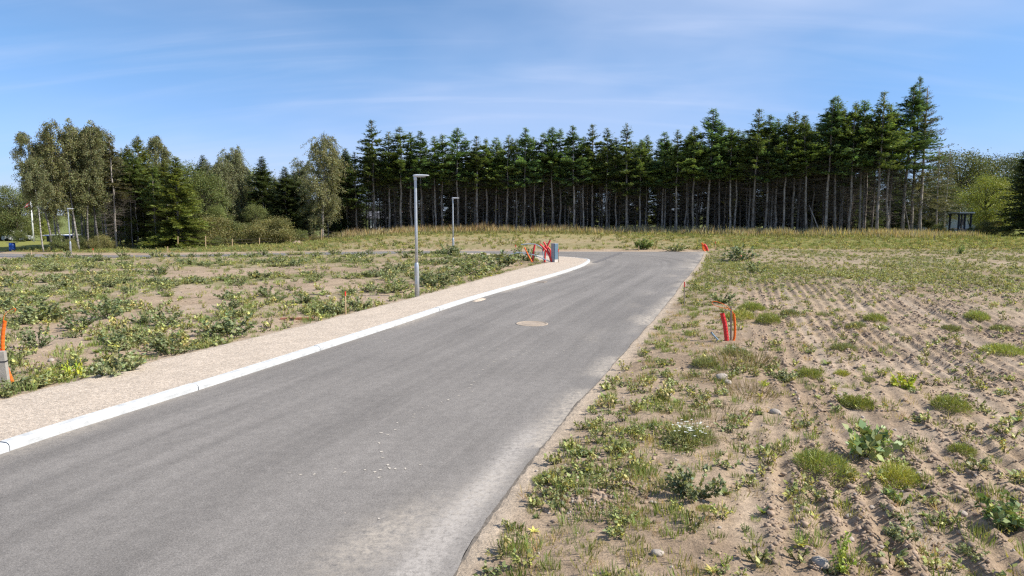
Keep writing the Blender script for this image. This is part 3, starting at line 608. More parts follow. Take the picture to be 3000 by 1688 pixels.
def broadleaf(seed, Ht, W, col, ncl=70, nl=210, leaf=.145, low=.22, trunk_r=.2):
    g = np.random.default_rng(seed); P = np.stack([np.cumsum(g.normal(0, .08, 6)), np.cumsum(g.normal(0, .08, 6)), np.linspace(0, Ht * .7, 6)], 1); P[0, :2] = 0
    mb = MB().tube(P, trunk_r * np.linspace(1.2, .3, 6), 8); A = []; B = []; lb = []; ld_ = []; lc = []
    for i in range(ncl):
        a = g.random() * 2 * math.pi; s_ = g.uniform(low, 1.0); rr = W * (math.sin(math.pi * min(1, (s_ - low * .6) / (1.06 - low * .6))) ** .6) * math.sqrt(g.uniform(.15, 1)) * g.uniform(.8, 1.15); cpt = np.array([rr * math.cos(a), rr * math.sin(a), s_ * Ht * .97])
        st = np.array([np.interp(cpt[2] * .6, P[:, 2], P[:, 0]), np.interp(cpt[2] * .6, P[:, 2], P[:, 1]), min(cpt[2] * .62, Ht * .68)]); A.append(st); B.append(cpt)
        n = int(nl * g.uniform(.5, 1.3)); q = g.normal(0, 1, (n, 3)) * np.array([.62, .62, .40]) * W * .27 * g.uniform(.7, 1.25); lb.append(cpt + q); ld_.append(unit(q) * .5 + g.normal(0, .7, (n, 3)) + np.array([0, 0, -.15])); lc.append(np.clip(vary(col, n, g, .17, .09) * (1 + g.normal(0, .16)), .008, .6))
    tw = thin_tubes(A, B, .05 * trunk_r / .2, .01, (1, 1, 1), -.05); lb = np.vstack(lb); n = len(lb); L = leaf * g.uniform(.65, 1.3, n)
    v, f, c = leaves(lb, np.vstack(ld_), np.array([0, 0, .7]) + g.normal(0, .8, (n, 3)), L, L * .8, np.vstack(lc))
    return dict(h=Ht, trunk=(mb.mesh("trunk", True), M['dark_bark']), limbs=(new_mesh("limbs", *tw), M['dark_bark']), crown=(new_mesh("crown", v, f, c), M['leaf']))
BROAD = [broadleaf(61, 9, 3.4, (.16, .18, .065), 90, low=.14), broadleaf(62, 8, 3.2, (.12, .145, .055), 90, low=.12), broadleaf(63, 9, 3.3, (.33, .37, .085), 90, low=.10), broadleaf(64, 10, 3.6, (.13, .148, .06), 90, low=.14), broadleaf(65, 9, 3.2, (.165, .195, .062), 90, low=.10)]
SHRUB = [broadleaf(71, 3, 2.0, (.21, .205, .078), 50, 210, .10, .04, .05), broadleaf(72, 2.6, 2.2, (.215, .20, .08), 50, 210, .10, .04, .05), broadleaf(73, 3.4, 1.8, (.17, .195, .072), 50, 210, .11, .04, .05)]
def plant_tree(tpl, name, label, cat, x, y, h, rz=None, group=None, wscale=1.0, tilt=0, sink=.08):
    z = float(H(x, y)) - sink; o = thing(name, label, cat, (x, y, z), rng.random() * 6.28 if rz is None else rz, group); s_ = h / tpl['h']
    o.scale = (s_ * wscale, s_ * wscale, s_)
    if tilt: o.rotation_euler = (0, tilt, 0)
    elif h > 6: o.rotation_euler = (rng.normal(0, .012), rng.normal(0, .014), o.rotation_euler[2])
    for k, q in tpl.items():
        if k == 'h': continue
        c_ = link(k, q[0], q[1], o)
        if k == 'dead_branches': c_['kind'] = 'stuff'
    return o
def px_tree(tpl, name, label, cat, px, top, Y, **kw):
    X = (px - 1500) / 2000 * Y; g = float(H(X, Y)); ztop = pt(px, top, Y)[2]; return plant_tree(tpl, name, label, cat, X, Y, ztop - g, **kw)

# ------------------------------------------------------------------ plantation: front row, left to right (column, top row in the photograph)
ordn = lambda n: "%d%s" % (n, "th" if 10 <= n % 100 <= 20 else {1: "st", 2: "nd", 3: "rd"}.get(n % 10, "th"))
front = [(1046, 440, 6), (1100, 346, 0), (1143, 380, 4), (1177, 369, 1), (1204, 384, 3), (1236, 378, 2), (1276, 396, 3), (1296, 390, 1), (1341, 371, 5), (1366, 400, 3), (1398, 393, 0), (1426, 402, 1), (1453, 400, 3), (1484, 391, 4), (1512, 402, 1), (1534, 369, 2), (1566, 398, 3), (1591, 386, 1), (1617, 369, 5), (1642, 374, 3), (1681, 362, 2), (1708, 398, 1), (1734, 359, 0), (1776, 369, 4), (1803, 400, 3), (1833, 356, 6), (1872, 410, 1), (1938, 381, 2), (1979, 375, 4), (2006, 398, 3), (2028, 366, 1), (2070, 311, 2), (2103, 358, 5), (2135, 372, 3), (2150, 376, 1), (2200, 314, 0), (2238, 331, 2), (2268, 345, 3), (2291, 333, 1), (2318, 322, 4), (2360, 349, 3), (2416, 279, 2), (2441, 275, 4), (2482, 295, 1), (2513, 287, 5), (2565, 260, 0), (2592, 300, 3), (2640, 240, 2)]
traits = {0: "deep-crowned", 1: "flat-topped", 2: "dense dark", 3: "slender narrow", 4: "thin-crowned", 5: "broad-crowned", 6: "low-crowned"}
for i, (px, top, k) in enumerate(front):
    X0 = (px - 1500) / 2000 * 80; Y = float(yfront(X0)) + (i * 7 % 5) * .35 - .5
    lean = px == 2360
    lab = "%s bare-trunked fir, %s from the left in the wood's front row" % (traits[k], ordn(i + 1))
    if lean: lab = "slanting bare-trunked fir leaning left, %s from the left in the front row" % ordn(i + 1)
    if px == 2070: lab = "fir with tall pointed tip above its neighbours, %s in the wood's front row" % ordn(i + 1)
    px_tree(FIR[k], "fir_tree", lab, "fir tree", px, top, Y, group="front row firs of the plantation", wscale=rng.uniform(1.2, 1.5), **({'rz': 0, 'tilt': -.06} if lean else {}))
g = np.random.default_rng(99); n_in = 0
for r in range(9):
    for c in range(28):
        X = -23 + c * 2.65 + (r % 2) * 1.3 + g.normal(0, .5); Y = float(yfront(X)) + 1.7 + r * 2.5 + g.normal(0, .45)
        if X > 44.5 + .3 * r or X < -23 + .3 * r or g.random() < .06: continue
        hh = 10.7 + 2.6 * float(sm(12, 42, X)) + g.normal(0, .7); tp = (POLE[g.integers(3)] if g.random() < .62 else FIR[g.integers(7)])
        plant_tree(tp, "fir_tree", "thin fir pole in the shade behind the front row of the plantation", "fir tree", X, Y, hh, group="firs deep in the plantation", wscale=g.uniform(1.05, 1.35)); n_in += 1
for r in range(2):
    for c in range(22):
        X = -20 + c * 3.6 + r * 1.7 + g.normal(0, .5); Y = float(yfront(X)) + 28.5 + r * 3.2 + g.normal(0, .6)
        if X < 54: plant_tree(SPRUCE[1 + (c + r) % 2], "spruce_tree", "shaded spruce with low branches at the far side of the plantation", "spruce tree", X, Y, 9.0 + g.normal(0, .8), group="spruces along the plantation's far side", wscale=1.0)
for c in range(19):
    X = -18 + c * 3.5 + g.normal(0, .6); Y = float(yfront(X)) + 13.5 + g.normal(0, .8)
    if X < 47: plant_tree(SPRUCE[1], "spruce_tree", "low dark spruce growing in the shade inside the plantation", "spruce tree", X, Y, 6.5 + g.normal(0, 1.0), group="undergrowth spruces inside the plantation", wscale=1.15)
for X, Y, h in ((37, 96, 10), (41, 93, 9), (45, 97, 10), (48.5, 93, 9), (51, 100, 10), (40, 103, 11), (46, 106, 11), (53, 97, 10), (57, 101, 10), (54, 106, 11), (60, 108, 11), (50, 110, 11)):
    plant_tree(SPRUCE[1], "spruce_tree", "dark spruce closing the wood behind its right end", "spruce tree", X, Y, h, group="spruces behind the wood's right end", wscale=1.1)
# leaning dead poles at the right end of the wood
for px0, py0, px1, py1, lab in ((2668, 692, 2648, 592, "thin bare dead pole leaning left at the wood's right end"), (2386, 688, 2374, 610, "short dead pole leaning against the slanting fir"), (2406, 655, 2370, 600, "broken dead branch slanting between two trunks of the front row")):
    Y = float(yfront((px0 - 1500) / 2000 * 77)) - .6; a_ = pt(px0, py0, Y); a_[2] = float(H(a_[0], a_[1])) - .1; b_ = pt(px1, py1, Y + .8); o = thing("dead_pole", lab, "dead tree", a_)
    link("trunk", MB().tube([(0, 0, 0), (b_ - a_) * .5 + .04, b_ - a_], [.07, .055, .03], 7).mesh("dead_pole", True), M['bark'], o)
    v, f, c = thin_tubes([(b_ - a_) * t_ for t_ in (.4, .55, .7, .85)], [(b_ - a_) * t_ + np.array([s_ * .5, 0, .1]) for t_, s_ in ((.4, 1), (.55, -1), (.7, 1), (.85, -1))], .015, .005, (1, 1, 1)); link("branch_stubs", new_mesh("branch_stubs", v, f, c), M['deadwood'], o)

# ------------------------------------------------------------------ right end of the wood
px_tree(LARCH[0], "larch_tree", "tall larch with long drooping olive branches at the wood's right end", "larch tree", 2690, 250, 78, rz=.4)
px_tree(TALL[0], "fir_tree", "tallest dark fir at the wood's right end, topping all others", "fir tree", 2664, 222, 79)
for i, (tp, px, top, Y, w, lab) in enumerate([(LARCH[0], 2760, 440, 92, 1.0, "lower brownish larch right of the tallest fir"), (LARCH[0], 2738, 425, 83, .95, "middle-height olive larch with branches reaching right towards the tower"), (BROAD[0], 2795, 445, 104, 1.2, "olive broadleaf tree behind the timber frame tower"), (BROAD[2], 2885, 515, 84, 1.15, "bright yellow-green broadleaf tree in front at the right"), (BROAD[2], 2872, 560, 92, .8, "smaller bright green tree right of the timber frame tower"), (BROAD[3], 2925, 452, 120, 1.3, "dark round-headed tree far behind the bright green tree"), (BROAD[3], 2985, 470, 125, 1.2, "dark far tree behind the right edge spruce"), (SPRUCE[1], 3010, 392, 77, 1.35, "dark dense spruce cut by the right edge of the picture"), (BROAD[1], 2720, 520, 95, 1.1, "dark green tree standing under the brownish larch"), (BROAD[1], 3070, 430, 100, 1.2, "dark tree beyond the right edge spruce")]):
    px_tree(tp, "larch_tree" if tp is LARCH[0] else "spruce_tree" if tp is SPRUCE[1] else "broadleaf_tree", lab, "tree", px, top, Y, wscale=w)
for px, top, Y, w, k, lab in [(2876, 648, 79, 1.0, 0, "dark low shrub right of the timber frame tower"), (2915, 650, 80, 1.0, 1, "olive shrub between the bright tree and the edge spruce"), (2712, 672, 77, .8, 0, "yellowish low bush at the wood's right corner"), (2745, 655, 80, .9, 2, "green bush left of the timber frame tower"), (2762, 668, 83, .7, 1, "dark bush beside the left post of the tower"), (2838, 664, 78, .6, 2, "small green bush covering the right foot of the timber tower"), (2785, 668, 78, .6, 0, "olive bush covering the left foot of the timber tower"), (2950, 665, 78, 1.0, 0, "shrub under the right edge spruce")]:
    px_tree(SHRUB[k], "shrub", lab, "shrub", px, top, Y, wscale=w)

# ------------------------------------------------------------------ left group
for i, (k, px, base, top, w, lab) in enumerate([(4, 128, 62, 470, 1, "slim leftmost birch with crown bending out over the flagpole side"), (0, 152, 63.5, 392, 1.0, "tall birch leaning left with a pale curved trunk"), (2, 185, 64.5, 372, 1.05, "birch with the highest olive crown of the leaning clump"), (3, 219, 67, 376, .9, "birch stem just left of the far lamp post"), (1, 232, 65, 366, 1.0, "straight birch just right of the far lamp post"), (3, 262, 66, 370, 1.0, "birch with thick foot right of the far lamp post"), (1, 292, 67.5, 372, 1.1, "full-crowned birch left of the half-bare spruce"), (2, 318, 70, 385, 1.1, "birch directly behind the half-bare spruce"), (4, 172, 68, 430, 1.1, "thin dark birch stem in the middle of the leaning clump"), (3, 245, 70, 410, 1.0, "birch hidden behind the clump near the lamp post")]):
    px_tree(BIRCH[k], "birch_tree", lab, "birch tree", px, top, base, rz=(0.0 if k in (0, 4) else rng.uniform(-.5, .5)), wscale=w, group="birches at the left by the cross road")
px_tree(BROWNISH[0], "spruce_tree", "half-bare spruce with spreading dead grey branches right of the birches", "spruce tree", 343, 382, 68, wscale=1.1)
for tp, nm, px, top, Y, w, lab in [(SPRUCE[2], "fir_tree", 425, 398, 73, 1.05, "fir with a thick bright crown right of the half-bare spruce"), (SPRUCE[2], "fir_tree", 392, 425, 76, 1.0, "dark fir filling the gap beside the half-bare spruce"), (BIRCH[3], "birch_tree", 470, 396, 76, 1.1, "loose-topped birch behind the thick bright fir"), (SPRUCE[0], "spruce_tree", 524, 452, 68, 1.35, "full spruce with layered sunlit branches down to the ground"), (SPRUCE[2], "spruce_tree", 497, 470, 72, 1.1, "spruce tucked behind the layered sunlit spruce"), (SPRUCE[1], "spruce_tree", 608, 452, 88, 1.0, "pointed dark spruce tip behind the broadleaf trees"), (BROAD[4], "broadleaf_tree", 606, 505, 76, .85, "fresh green tree between the layered spruce and the birches"), (WEEP[1], "birch_tree", 668, 470, 82, 1.0, "grey-green birch left of the tall bent-tip birch"), (WEEP[1], "birch_tree", 716, 440, 84, 1.0, "birch with a bent sparse tip left of the dark pointed spruce"), (SPRUCE[1], "spruce_tree", 776, 456, 83, 1.35, "dark pointed spruce standing alone between two birches"), (SPRUCE[1], "spruce_tree", 842, 486, 86, 1.25, "dark spruce left of the weeping birch"), (SPRUCE[2], "spruce_tree", 815, 520, 88, 1.2, "lower spruce in the shade left of the weeping birch"), (WEEP[0], "birch_tree", 945, 404, 82, 1.3, "large weeping birch left of the fir plantation"), (BROAD[1], "broadleaf_tree", 650, 560, 84, 1.0, "dark broadleaf tree under the grey-green birch"), (BROAD[0], "broadleaf_tree", 880, 560, 92, 1.0, "dull green tree behind the weeping birch"), (BROAD[1], "broadleaf_tree", 740, 560, 90, 1.1, "dark tree filling behind the olive shrubs"), (BROAD[3], "broadleaf_tree", 560, 540, 90, 1.1, "dark tree behind the layered sunlit spruce"), (BROAD[1], "broadleaf_tree", 450, 560, 92, 1.1, "dark tree behind the thick bright fir"), (BROAD[3], "broadleaf_tree", 985, 570, 98, 1.0, "dark tree between weeping birch and plantation"), (FIR[6], "fir_tree", 1010, 470, 90, 1.2, "dark low-branched fir at the plantation's left corner"), (BROAD[1], "broadleaf_tree", 690, 520, 96, 1.2, "dark round tree behind the grey-green birch"), (BROAD[3], "broadleaf_tree", 820, 530, 98, 1.3, "dark round tree between the pointed spruce and the weeping birch"), (BROAD[3], "broadleaf_tree", 380, 520, 96, 1.2, "dark tree behind the half-bare spruce"), (BROAD[1], "broadleaf_tree", 290, 560, 100, 1.2, "dark tree behind the full-crowned birch"), (SPRUCE[1], "spruce_tree", 1000, 560, 86, 1.1, "low dark spruce squeezed between birch and plantation"), (BROAD[4], "broadleaf_tree", 565, 560, 80, .8, "light green tree peeping right of the layered spruce"), (BROAD[4], "broadleaf_tree", 572, 478, 88, .9, "tall green tree rising right behind the layered spruce"), (WEEP[1], "birch_tree", 690, 452, 86, 1.0, "pale birch between the bent-tip birch and the green trees"), (SPRUCE[1], "spruce_tree", 868, 498, 88, 1.2, "dark spruce directly left of the weeping birch's crown"), (BROAD[0], "broadleaf_tree", 1012, 515, 92, .9, "dull green tree right of the weeping birch"), (BROAD[0], "broadleaf_tree", 500, 500, 84, .9, "leafy tree squeezed between fir and layered spruce"), (WEEP[1], "birch_tree", 893, 476, 92, 1.2, "pale birch behind the left side of the weeping birch"), (BROAD[4], "broadleaf_tree", 735, 492, 92, 1.1, "green tree between the bent-tip birch and the pointed spruce"), (BROAD[0], "broadleaf_tree", 848, 520, 90, 1.1, "dull green tree right of the pointed spruce"), (SPRUCE[1], "spruce_tree", 990, 470, 94, 1.2, "dark spruce filling the gap right of the weeping birch"), (SPRUCE[1], "spruce_tree", 1022, 432, 88, 1.0, "dark spruce standing close left of the plantation's first fir"), (BROAD[0], "broadleaf_tree", 905, 600, 86, .9, "low leafy tree under the weeping birch"), (BROAD[1], "broadleaf_tree", 345, 600, 84, 1.0, "low dark tree in the shade behind the half-bare spruce"), (BROAD[1], "broadleaf_tree", 270, 640, 82, 1.0, "low dark tree behind the birch feet"), (BIRCH[4], "birch_tree", 370, 470, 71, 1.0, "slim birch right of the half-bare spruce"), (BROAD[4], "broadleaf_tree", 640, 600, 74, .7, "yellow-green low tree right of the layered spruce"), (BROAD[0], "broadleaf_tree", 755, 600, 80, .9, "dull leafy tree below the bent-tip birch"), (WEEP[1], "birch_tree", 640, 480, 86, 1.0, "pale birch behind the fresh green tree")]:
    px_tree(tp, nm, lab, nm.replace("_", " "), px, top, Y, wscale=w)
for i, (px, top, Y) in enumerate([(282, 455, 73), (306, 470, 75), (330, 440, 77), (357, 450, 73), (372, 430, 78), (405, 440, 71), (440, 450, 79), (458, 470, 70), (478, 480, 74), (255, 500, 74), (225, 520, 76), (390, 480, 70)]):
    px_tree(POLE[i % 3], "spruce_tree", "thin dark spruce pole in the shade between birches and layered spruce", "spruce tree", px, top, Y, group="shaded poles at the left", wscale=1.2)
for px, top, Y, w, k, lab in [(590, 668, 70, 1.0, 0, "olive shrub under the layered sunlit spruce"), (640, 640, 72, 1.0, 1, "tall olive shrub left of the middle of the hedge"), (690, 650, 73, 1.0, 2, "grey-green shrub in the hedge under the birches"), (735, 660, 73, 1.1, 0, "low olive shrub under the bent-tip birch"), (790, 645, 74, 1.1, 1, "rounded olive shrub left of the soil heap"), (830, 640, 74, .95, 0, "largest olive shrub just above the soil heap"), (885, 672, 78, 1.0, 2, "shrub beneath the left side of the weeping birch"), (925, 685, 79, .6, 0, "small round green bush beside the tall yellow stake"), (985, 680, 82, .9, 1, "brown-green shrub beneath the right side of the weeping birch"), (545, 690, 69, .7, 1, "pale arching shrub at the foot of the layered spruce"), (640, 690, 70, .8, 2, "low front shrub beside the second fence post"), (1045, 650, 90, 1.0, 0, "ochre bush inside the plantation's left corner"), (172, 684, 63, .8, 2, "dark scrub around the feet of the leaning birches"), (205, 700, 64, .8, 0, "low scrub right behind the far lamp post"), (232, 690, 66, .9, 2, "scrub between the birch feet"), (270, 690, 68, 1.0, 0, "scrub patch in the shade of the birches"), (385, 690, 71, 1.0, 2, "scrub at the foot of the dark spruce poles"), (430, 695, 71, .9, 1, "scrub left of the layered spruce"), (300, 690, 66, .9, 1, "scrub under the full-crowned birch"), (1088, 668, 92, .7, 1, "rust-brown bush beside the white house seen through the trunks")]:
    px_tree(SHRUB[k], "shrub", lab, "shrub", px, top, Y, wscale=w, group="shrubs at the wood's edge")
for i, (px, top, Y, w, k, lab) in enumerate([(8, 600, 118, 1.2, 1, "dark broadleaf tree at the far left edge"), (52, 548, 112, 1.25, 0, "round broadleaf tree left of the flagpole"), (100, 560, 120, 1.1, 3, "dark broadleaf tree right behind the flagpole"), (-40, 560, 115, 1.3, 3, "broadleaf tree just outside the left edge"), (130, 640, 118, .8, 2, "lighter low tree right of the flagpole")]):
    px_tree(BROAD[k], "broadleaf_tree", lab, "broadleaf tree", px, top, Y, wscale=w)
px_tree(SHRUB[2], "shrub", "round clipped green bush on the lawn left of the flagpole", "shrub", 62, 674, 100, wscale=1.1)
for i in range(26):
    X = -150 + i * 6.2 + g.normal(0, 1.5); Y = 165 + g.normal(0, 8); plant_tree(BROAD[g.integers(4)], "broadleaf_tree", "distant broadleaf tree in the far hedge behind the left group", "broadleaf tree", X, Y, 7 + g.normal(0, 1), group="far hedge trees", wscale=1.3)
for i in range(9):
    X = 48 + i * 7.5 + g.normal(0, 1.5); Y = 135 + g.normal(0, 5); plant_tree(BROAD[(1, 3, 0)[i % 3]], "broadleaf_tree", "distant broadleaf tree in the far hedge behind the right shed", "broadleaf tree", X, Y, 9 + g.normal(0, 1.2), group="far hedge trees at the right", wscale=1.3)
# ------------------------------------------------------------------ lamp posts
def lamp_post(label, base, hgt, yaw):
    o = thing("street_lamp", label, "street lamp", base, yaw, "street lamps along the new roads")
    link("lower_pole", MB().lathe([(.078, -.1), (.078, .98), (.076, 1.02), (.062, 1.10), (.056, 1.13)], 20).mesh("lower_pole", True), M['galv'], o)
    link("upper_pole", MB().lathe([(.052, 1.12), (.048, 2.2), (.043, hgt - .10), (.043, hgt - .06)], 20).mesh("upper_pole", True), M['galv'], o)
    link("collar", MB().lathe([(.05, hgt - .16), (.055, hgt - .15), (.055, hgt - .05), (.045, hgt - .04)], 20).mesh("collar", True), M['lamp'], o)
    v = []; prof = [(-.08, .05, .05), (-.05, .085, .075), (.06, .105, .085), (.25, .115, .07), (.42, .10, .045), (.50, .07, .03), (.53, .03, .02)]; k = 12; f = []
    for i, (x, w, t) in enumerate(prof):
        for j in range(k):
            a = 2 * math.pi * j / k; v.append((x * .87, w * math.cos(a), hgt - .015 + (.6 * t * math.sin(a) if math.sin(a) > 0 else .42 * t * math.sin(a)) + .02 * x))
        if i: f += [((i - 1) * k + j, (i - 1) * k + (j + 1) % k, i * k + (j + 1) % k, i * k + j) for j in range(k)]
    f += [tuple(range(k))[::-1], tuple(range((len(prof) - 1) * k, len(prof) * k))]
    hd = link("lamp_head", new_mesh("lamp_head", v, f, None, True), M['lamp'], o)
    link("lens", MB().box((.21, 0, hgt - .049), (.12, .07, .006), 0, bev=.004).mesh("lens"), M['glass'], hd)
    link("service_door", MB().box((.0, -.0785, .55), (.035, .004, .13), 0, bev=.002).mesh("service_door"), M['galv'], o)
p = at(1222, 868, .08); lamp_post("tall grey street lamp at the edge of the gravel path, nearest one", p, 4.02, -.1)
p = pt(1328, 743, 49.0); p[2] = float(H(p[0], p[1])) + .05; lamp_post("grey street lamp by the cross road in front of the fir wood", p, 3.95, -.05)
p = pt(208, 745, 59.5); p[2] = float(H(p[0], p[1])); lamp_post("far street lamp standing before the leaning birches", p, 3.98, .1)

# ------------------------------------------------------------------ pipes, stakes, cabinet
def pipe(name, label, cat, pts, Y, rad, mat, corr=True, dY=0, group=None, n=40, sink=True, hollow=True):
    Yl = Y if isinstance(Y, (list, tuple)) else [Y + dY * i / max(1, len(pts) - 1) for i in range(len(pts))]
    P = np.array([pt(a, b, y_) for (a, b), y_ in zip(pts, Yl)]); base = P[-1].copy(); Q = catmull(P, .03) if len(P) > 2 else np.linspace(P[0], P[1], n)
    Q = Q - base
    if sink: Q = np.vstack([Q, Q[-1] + unit(Q[-1] - Q[-3]) * .12])
    d = np.r_[0, np.cumsum(np.linalg.norm(np.diff(Q, axis=0), axis=1))]
    rr = rad * (1 + .05 * np.sign(np.sin(np.arange(len(Q)) * math.pi * .999 + .5))) if corr else np.full(len(Q), rad)
    o = thing(name, label, cat, base, 0, group)
    mb = MB().tube(Q, rr, 12, cap=not hollow); b_ = link("pipe_wall" if rad > .02 else "strand", mb.mesh(name, not corr), M[mat], o)
    if hollow:
        T = unit(Q[0] - Q[1]); link("bore", MB().tube([Q[0] - T * .01, Q[0] - T * .09], [rad * .84, rad * .84], 12).mesh("bore"), M[mat], o); ring = MB().tube([Q[0] - T * .002, Q[0] + T * .004], [rad * 1.06, rad * 1.06], 12, cap=False).tube([Q[0] + T * .004, Q[0] - T * .03], [rad * .86, rad * .86], 12, cap=False)
        v_ = []; f_ = []; link("rim", ring.mesh("rim"), M[mat], o)
    return o
def stake(label, top, bot, Y, w, mat="wood", tip="redpaint", tipf=.2, name="survey_stake", grp="wooden survey stakes"):
    a_ = pt(*bot, Y); a_[2] = min(a_[2], float(gz(a_[0], a_[1])[0])); b_ = pt(*top, Y); h = b_[2] - a_[2]; o = thing(name, label, "stake", a_, .3, grp); tx = (b_[0] - a_[0]) / max(h, .1)
    sh = np.array([[0, 0, -.25], [tx * h * (1 - tipf), 0, h * (1 - tipf)]]); link("shaft", MB().tube(sh, [w * .7] * 2, 4).mesh("shaft"), M[mat], o)
    if tip: link("painted_tip", MB().tube([sh[1], sh[1] + np.array([tx, 0, 1]) * h * tipf], [w * .74, w * .70], 4).mesh("painted_tip"), M[tip], o)
    else: link("pointed_end", MB().tube([sh[1], sh[1] + np.array([tx, 0, 1]) * h * tipf], [w * .7, w * .6], 4).mesh("tip"), M[mat], o)
    return o
YC = 39.3
G = "red cable ducts beside the grey cabinet"
pipe("cable_duct", "red duct leaning far left, crossing in front of the grey cabinet's duct bundle", "pipe", [(1581.7, 715.7), (1599.6, 733.6), (1613.5, 757.6), (1618.5, 770)], YC, .052, 'red', group=G)
pipe("cable_duct", "red duct rising steeply left from the grey cabinet's foot", "pipe", [(1593, 709), (1601, 724), (1607.5, 742), (1616, 770)], YC + .25, .052, 'red', group=G)
pipe("cable_duct", "red duct tilting right, its top highest beside the grey cabinet", "pipe", [(1612, 704), (1603.5, 721), (1598, 735), (1596, 764)], YC + .6, .05, 'red', group=G)
pipe("cable_duct", "short red duct arching over behind the duct bundle", "pipe", [(1591, 736), (1593, 729), (1598, 724), (1604, 724), (1608.5, 728), (1612, 736), (1613, 762)], YC + .8, .05, 'red', group=G)
pipe("cable_duct", "lone upright red duct among weeds left of the duct bundle", "pipe", [(1567, 716.5), (1563.5, 736), (1561, 762)], YC + .4, .055, 'red', group=G)
pipe("cable_duct", "thin orange duct leaning left among weeds before the cross road", "pipe", [(1536.7, 725), (1546.8, 746), (1556, 763)], YC - .2, .035, 'orange', group=G)
pipe("water_hose", "blue-grey hose arching low over weeds left of the cabinet", "hose", [(1488, 752), (1496, 746), (1511, 741.7), (1526.6, 741), (1546, 743.7), (1569, 749), (1606, 764)], YC - .1, .024, 'bluepipe', corr=False, group="blue-grey water hoses by the cabinet")
pipe("water_hose", "blue-grey hose arching high behind the upright red duct", "hose", [(1526.6, 717), (1546, 715), (1565.4, 715.7), (1579.4, 721), (1588.7, 731), (1593, 764)], YC + .7, .024, 'bluepipe', corr=False, group="blue-grey water hoses by the cabinet")
c0 = pt(1625, 768, YC - .15); cz = float(H(c0[0], c0[1])) + .10; cabi = thing("cable_cabinet", "grey cable cabinet with blue-grey ribbed cover on the path corner", "cabinet", (c0[0], c0[1] + .22, cz), R(-36))
link("plinth", MB().box((0, 0, .06), (.128, .158, .16), 0, bev=.006).mesh("plinth"), M['concrete'], cabi)
link("body", MB().box((-.02, 0, .56), (.115, .165, .49), 0, bev=.008).mesh("cab_body"), M['cab'], cabi)
link("lower_skirt", MB().box((-.05, -.002, .12), (.09, .168, .145), 0, bev=.005).mesh("cab_skirt"), M['cab'], cabi)
dr_ = link("ribbed_cover", MB().box((.112, 0, .60), (.028, .172, .445), 0, bev=.006).mesh("ribbed_cover"), M['cabblue'], cabi)
rib = MB().box((0, 0, 0), (.006, .13, .010), 0, bev=.003).mesh("rib")
for i in range(12): link("rib", rib, M['cabblue'], dr_, (.145, 0, .24 + i * .065))
link("lock", MB().box((.143, .1, .62), (.006, .018, .03), 0, bev=.002).mesh("lock"), M['iron'], dr_)
link("lid", MB().box((.0, 0, 1.062), (.15, .18, .014), 0, bev=.005).mesh("lid"), M['cab'], cabi)
stake("wooden stake with red tip between the hoses by the cross road", (1510.5, 717), (1512, 744), YC + 5, .035)
stake("stake with red tip just right of the grey cabinet", (1635.5, 729), (1637, 770), YC - .2, .03, "oldwood")
stake("thin yellowish cane standing among weeds left of the ducts", (1529, 728), (1529, 762), YC - .3, .018, "wood", None, name="garden_cane", grp="yellow canes by the ducts")
stake("short thin cane left of the yellowish cane", (1504, 740), (1505, 758), YC - .3, .018, "wood", None, name="garden_cane", grp="yellow canes by the ducts")
stake("wooden stake with red tip in front of the near street lamp", (1011.5, 854), (1012.5, 916), 18.8, .028)
stake("tall thin stake with red tip on the verge right of the road", (2005, 826), (2005, 893), 20.2, .026, "oldwood")
stake("stake with red tip beside the far lamp and birches", (272, 728), (273, 748), 57.5, .04)
stake("stake with red tip right of the far orange ducts", (2095.5, 708), (2095, 735), 53.5, .045, "wood")
stake("wooden stake at the foot of the broad green bush beyond the junction", (1871, 720), (1871, 737), 52.9, .05, "wood", None)
stake("small pale stake in the grass left of the far lamp", (91, 733), (92, 746), 57, .035, "wood", None)
stake("short pale stake before the fence in front of the spruce", (491, 722), (491, 735), 58, .045, "wood", None)
stake("light blue stake in weeds right of the road end", (2206, 738), (2203, 752), 44, .045, "bluepaint", None, name="blue_stake", grp="blue markers")
# far ducts right of the junction
GF = "ducts at the far road end"
pipe("cable_duct", "orange-red duct leaning left at the far right corner of the road", "pipe", [(2056.5, 712), (2060, 720), (2068, 738)], 52.8, .075, 'orange', group=GF)
pipe("cable_duct", "red duct bent beside the far orange-red duct", "pipe", [(2062, 716), (2068, 722), (2074, 737)], 52.8, .09, 'red', group=GF)
pipe("cable_duct", "thin orange duct low beside the far red duct", "pipe", [(2058, 722), (2060, 730), (2066, 738)], 52.6, .05, 'orange', group=GF)
p = at(2168, 757, .1); pipe("cable_duct", "short red duct stub hidden in a weed clump right of the road", "pipe", [(2164, 749), (2170, 752), (2172, 758)], p[1], .09, 'red', group="duct stub in the weeds")
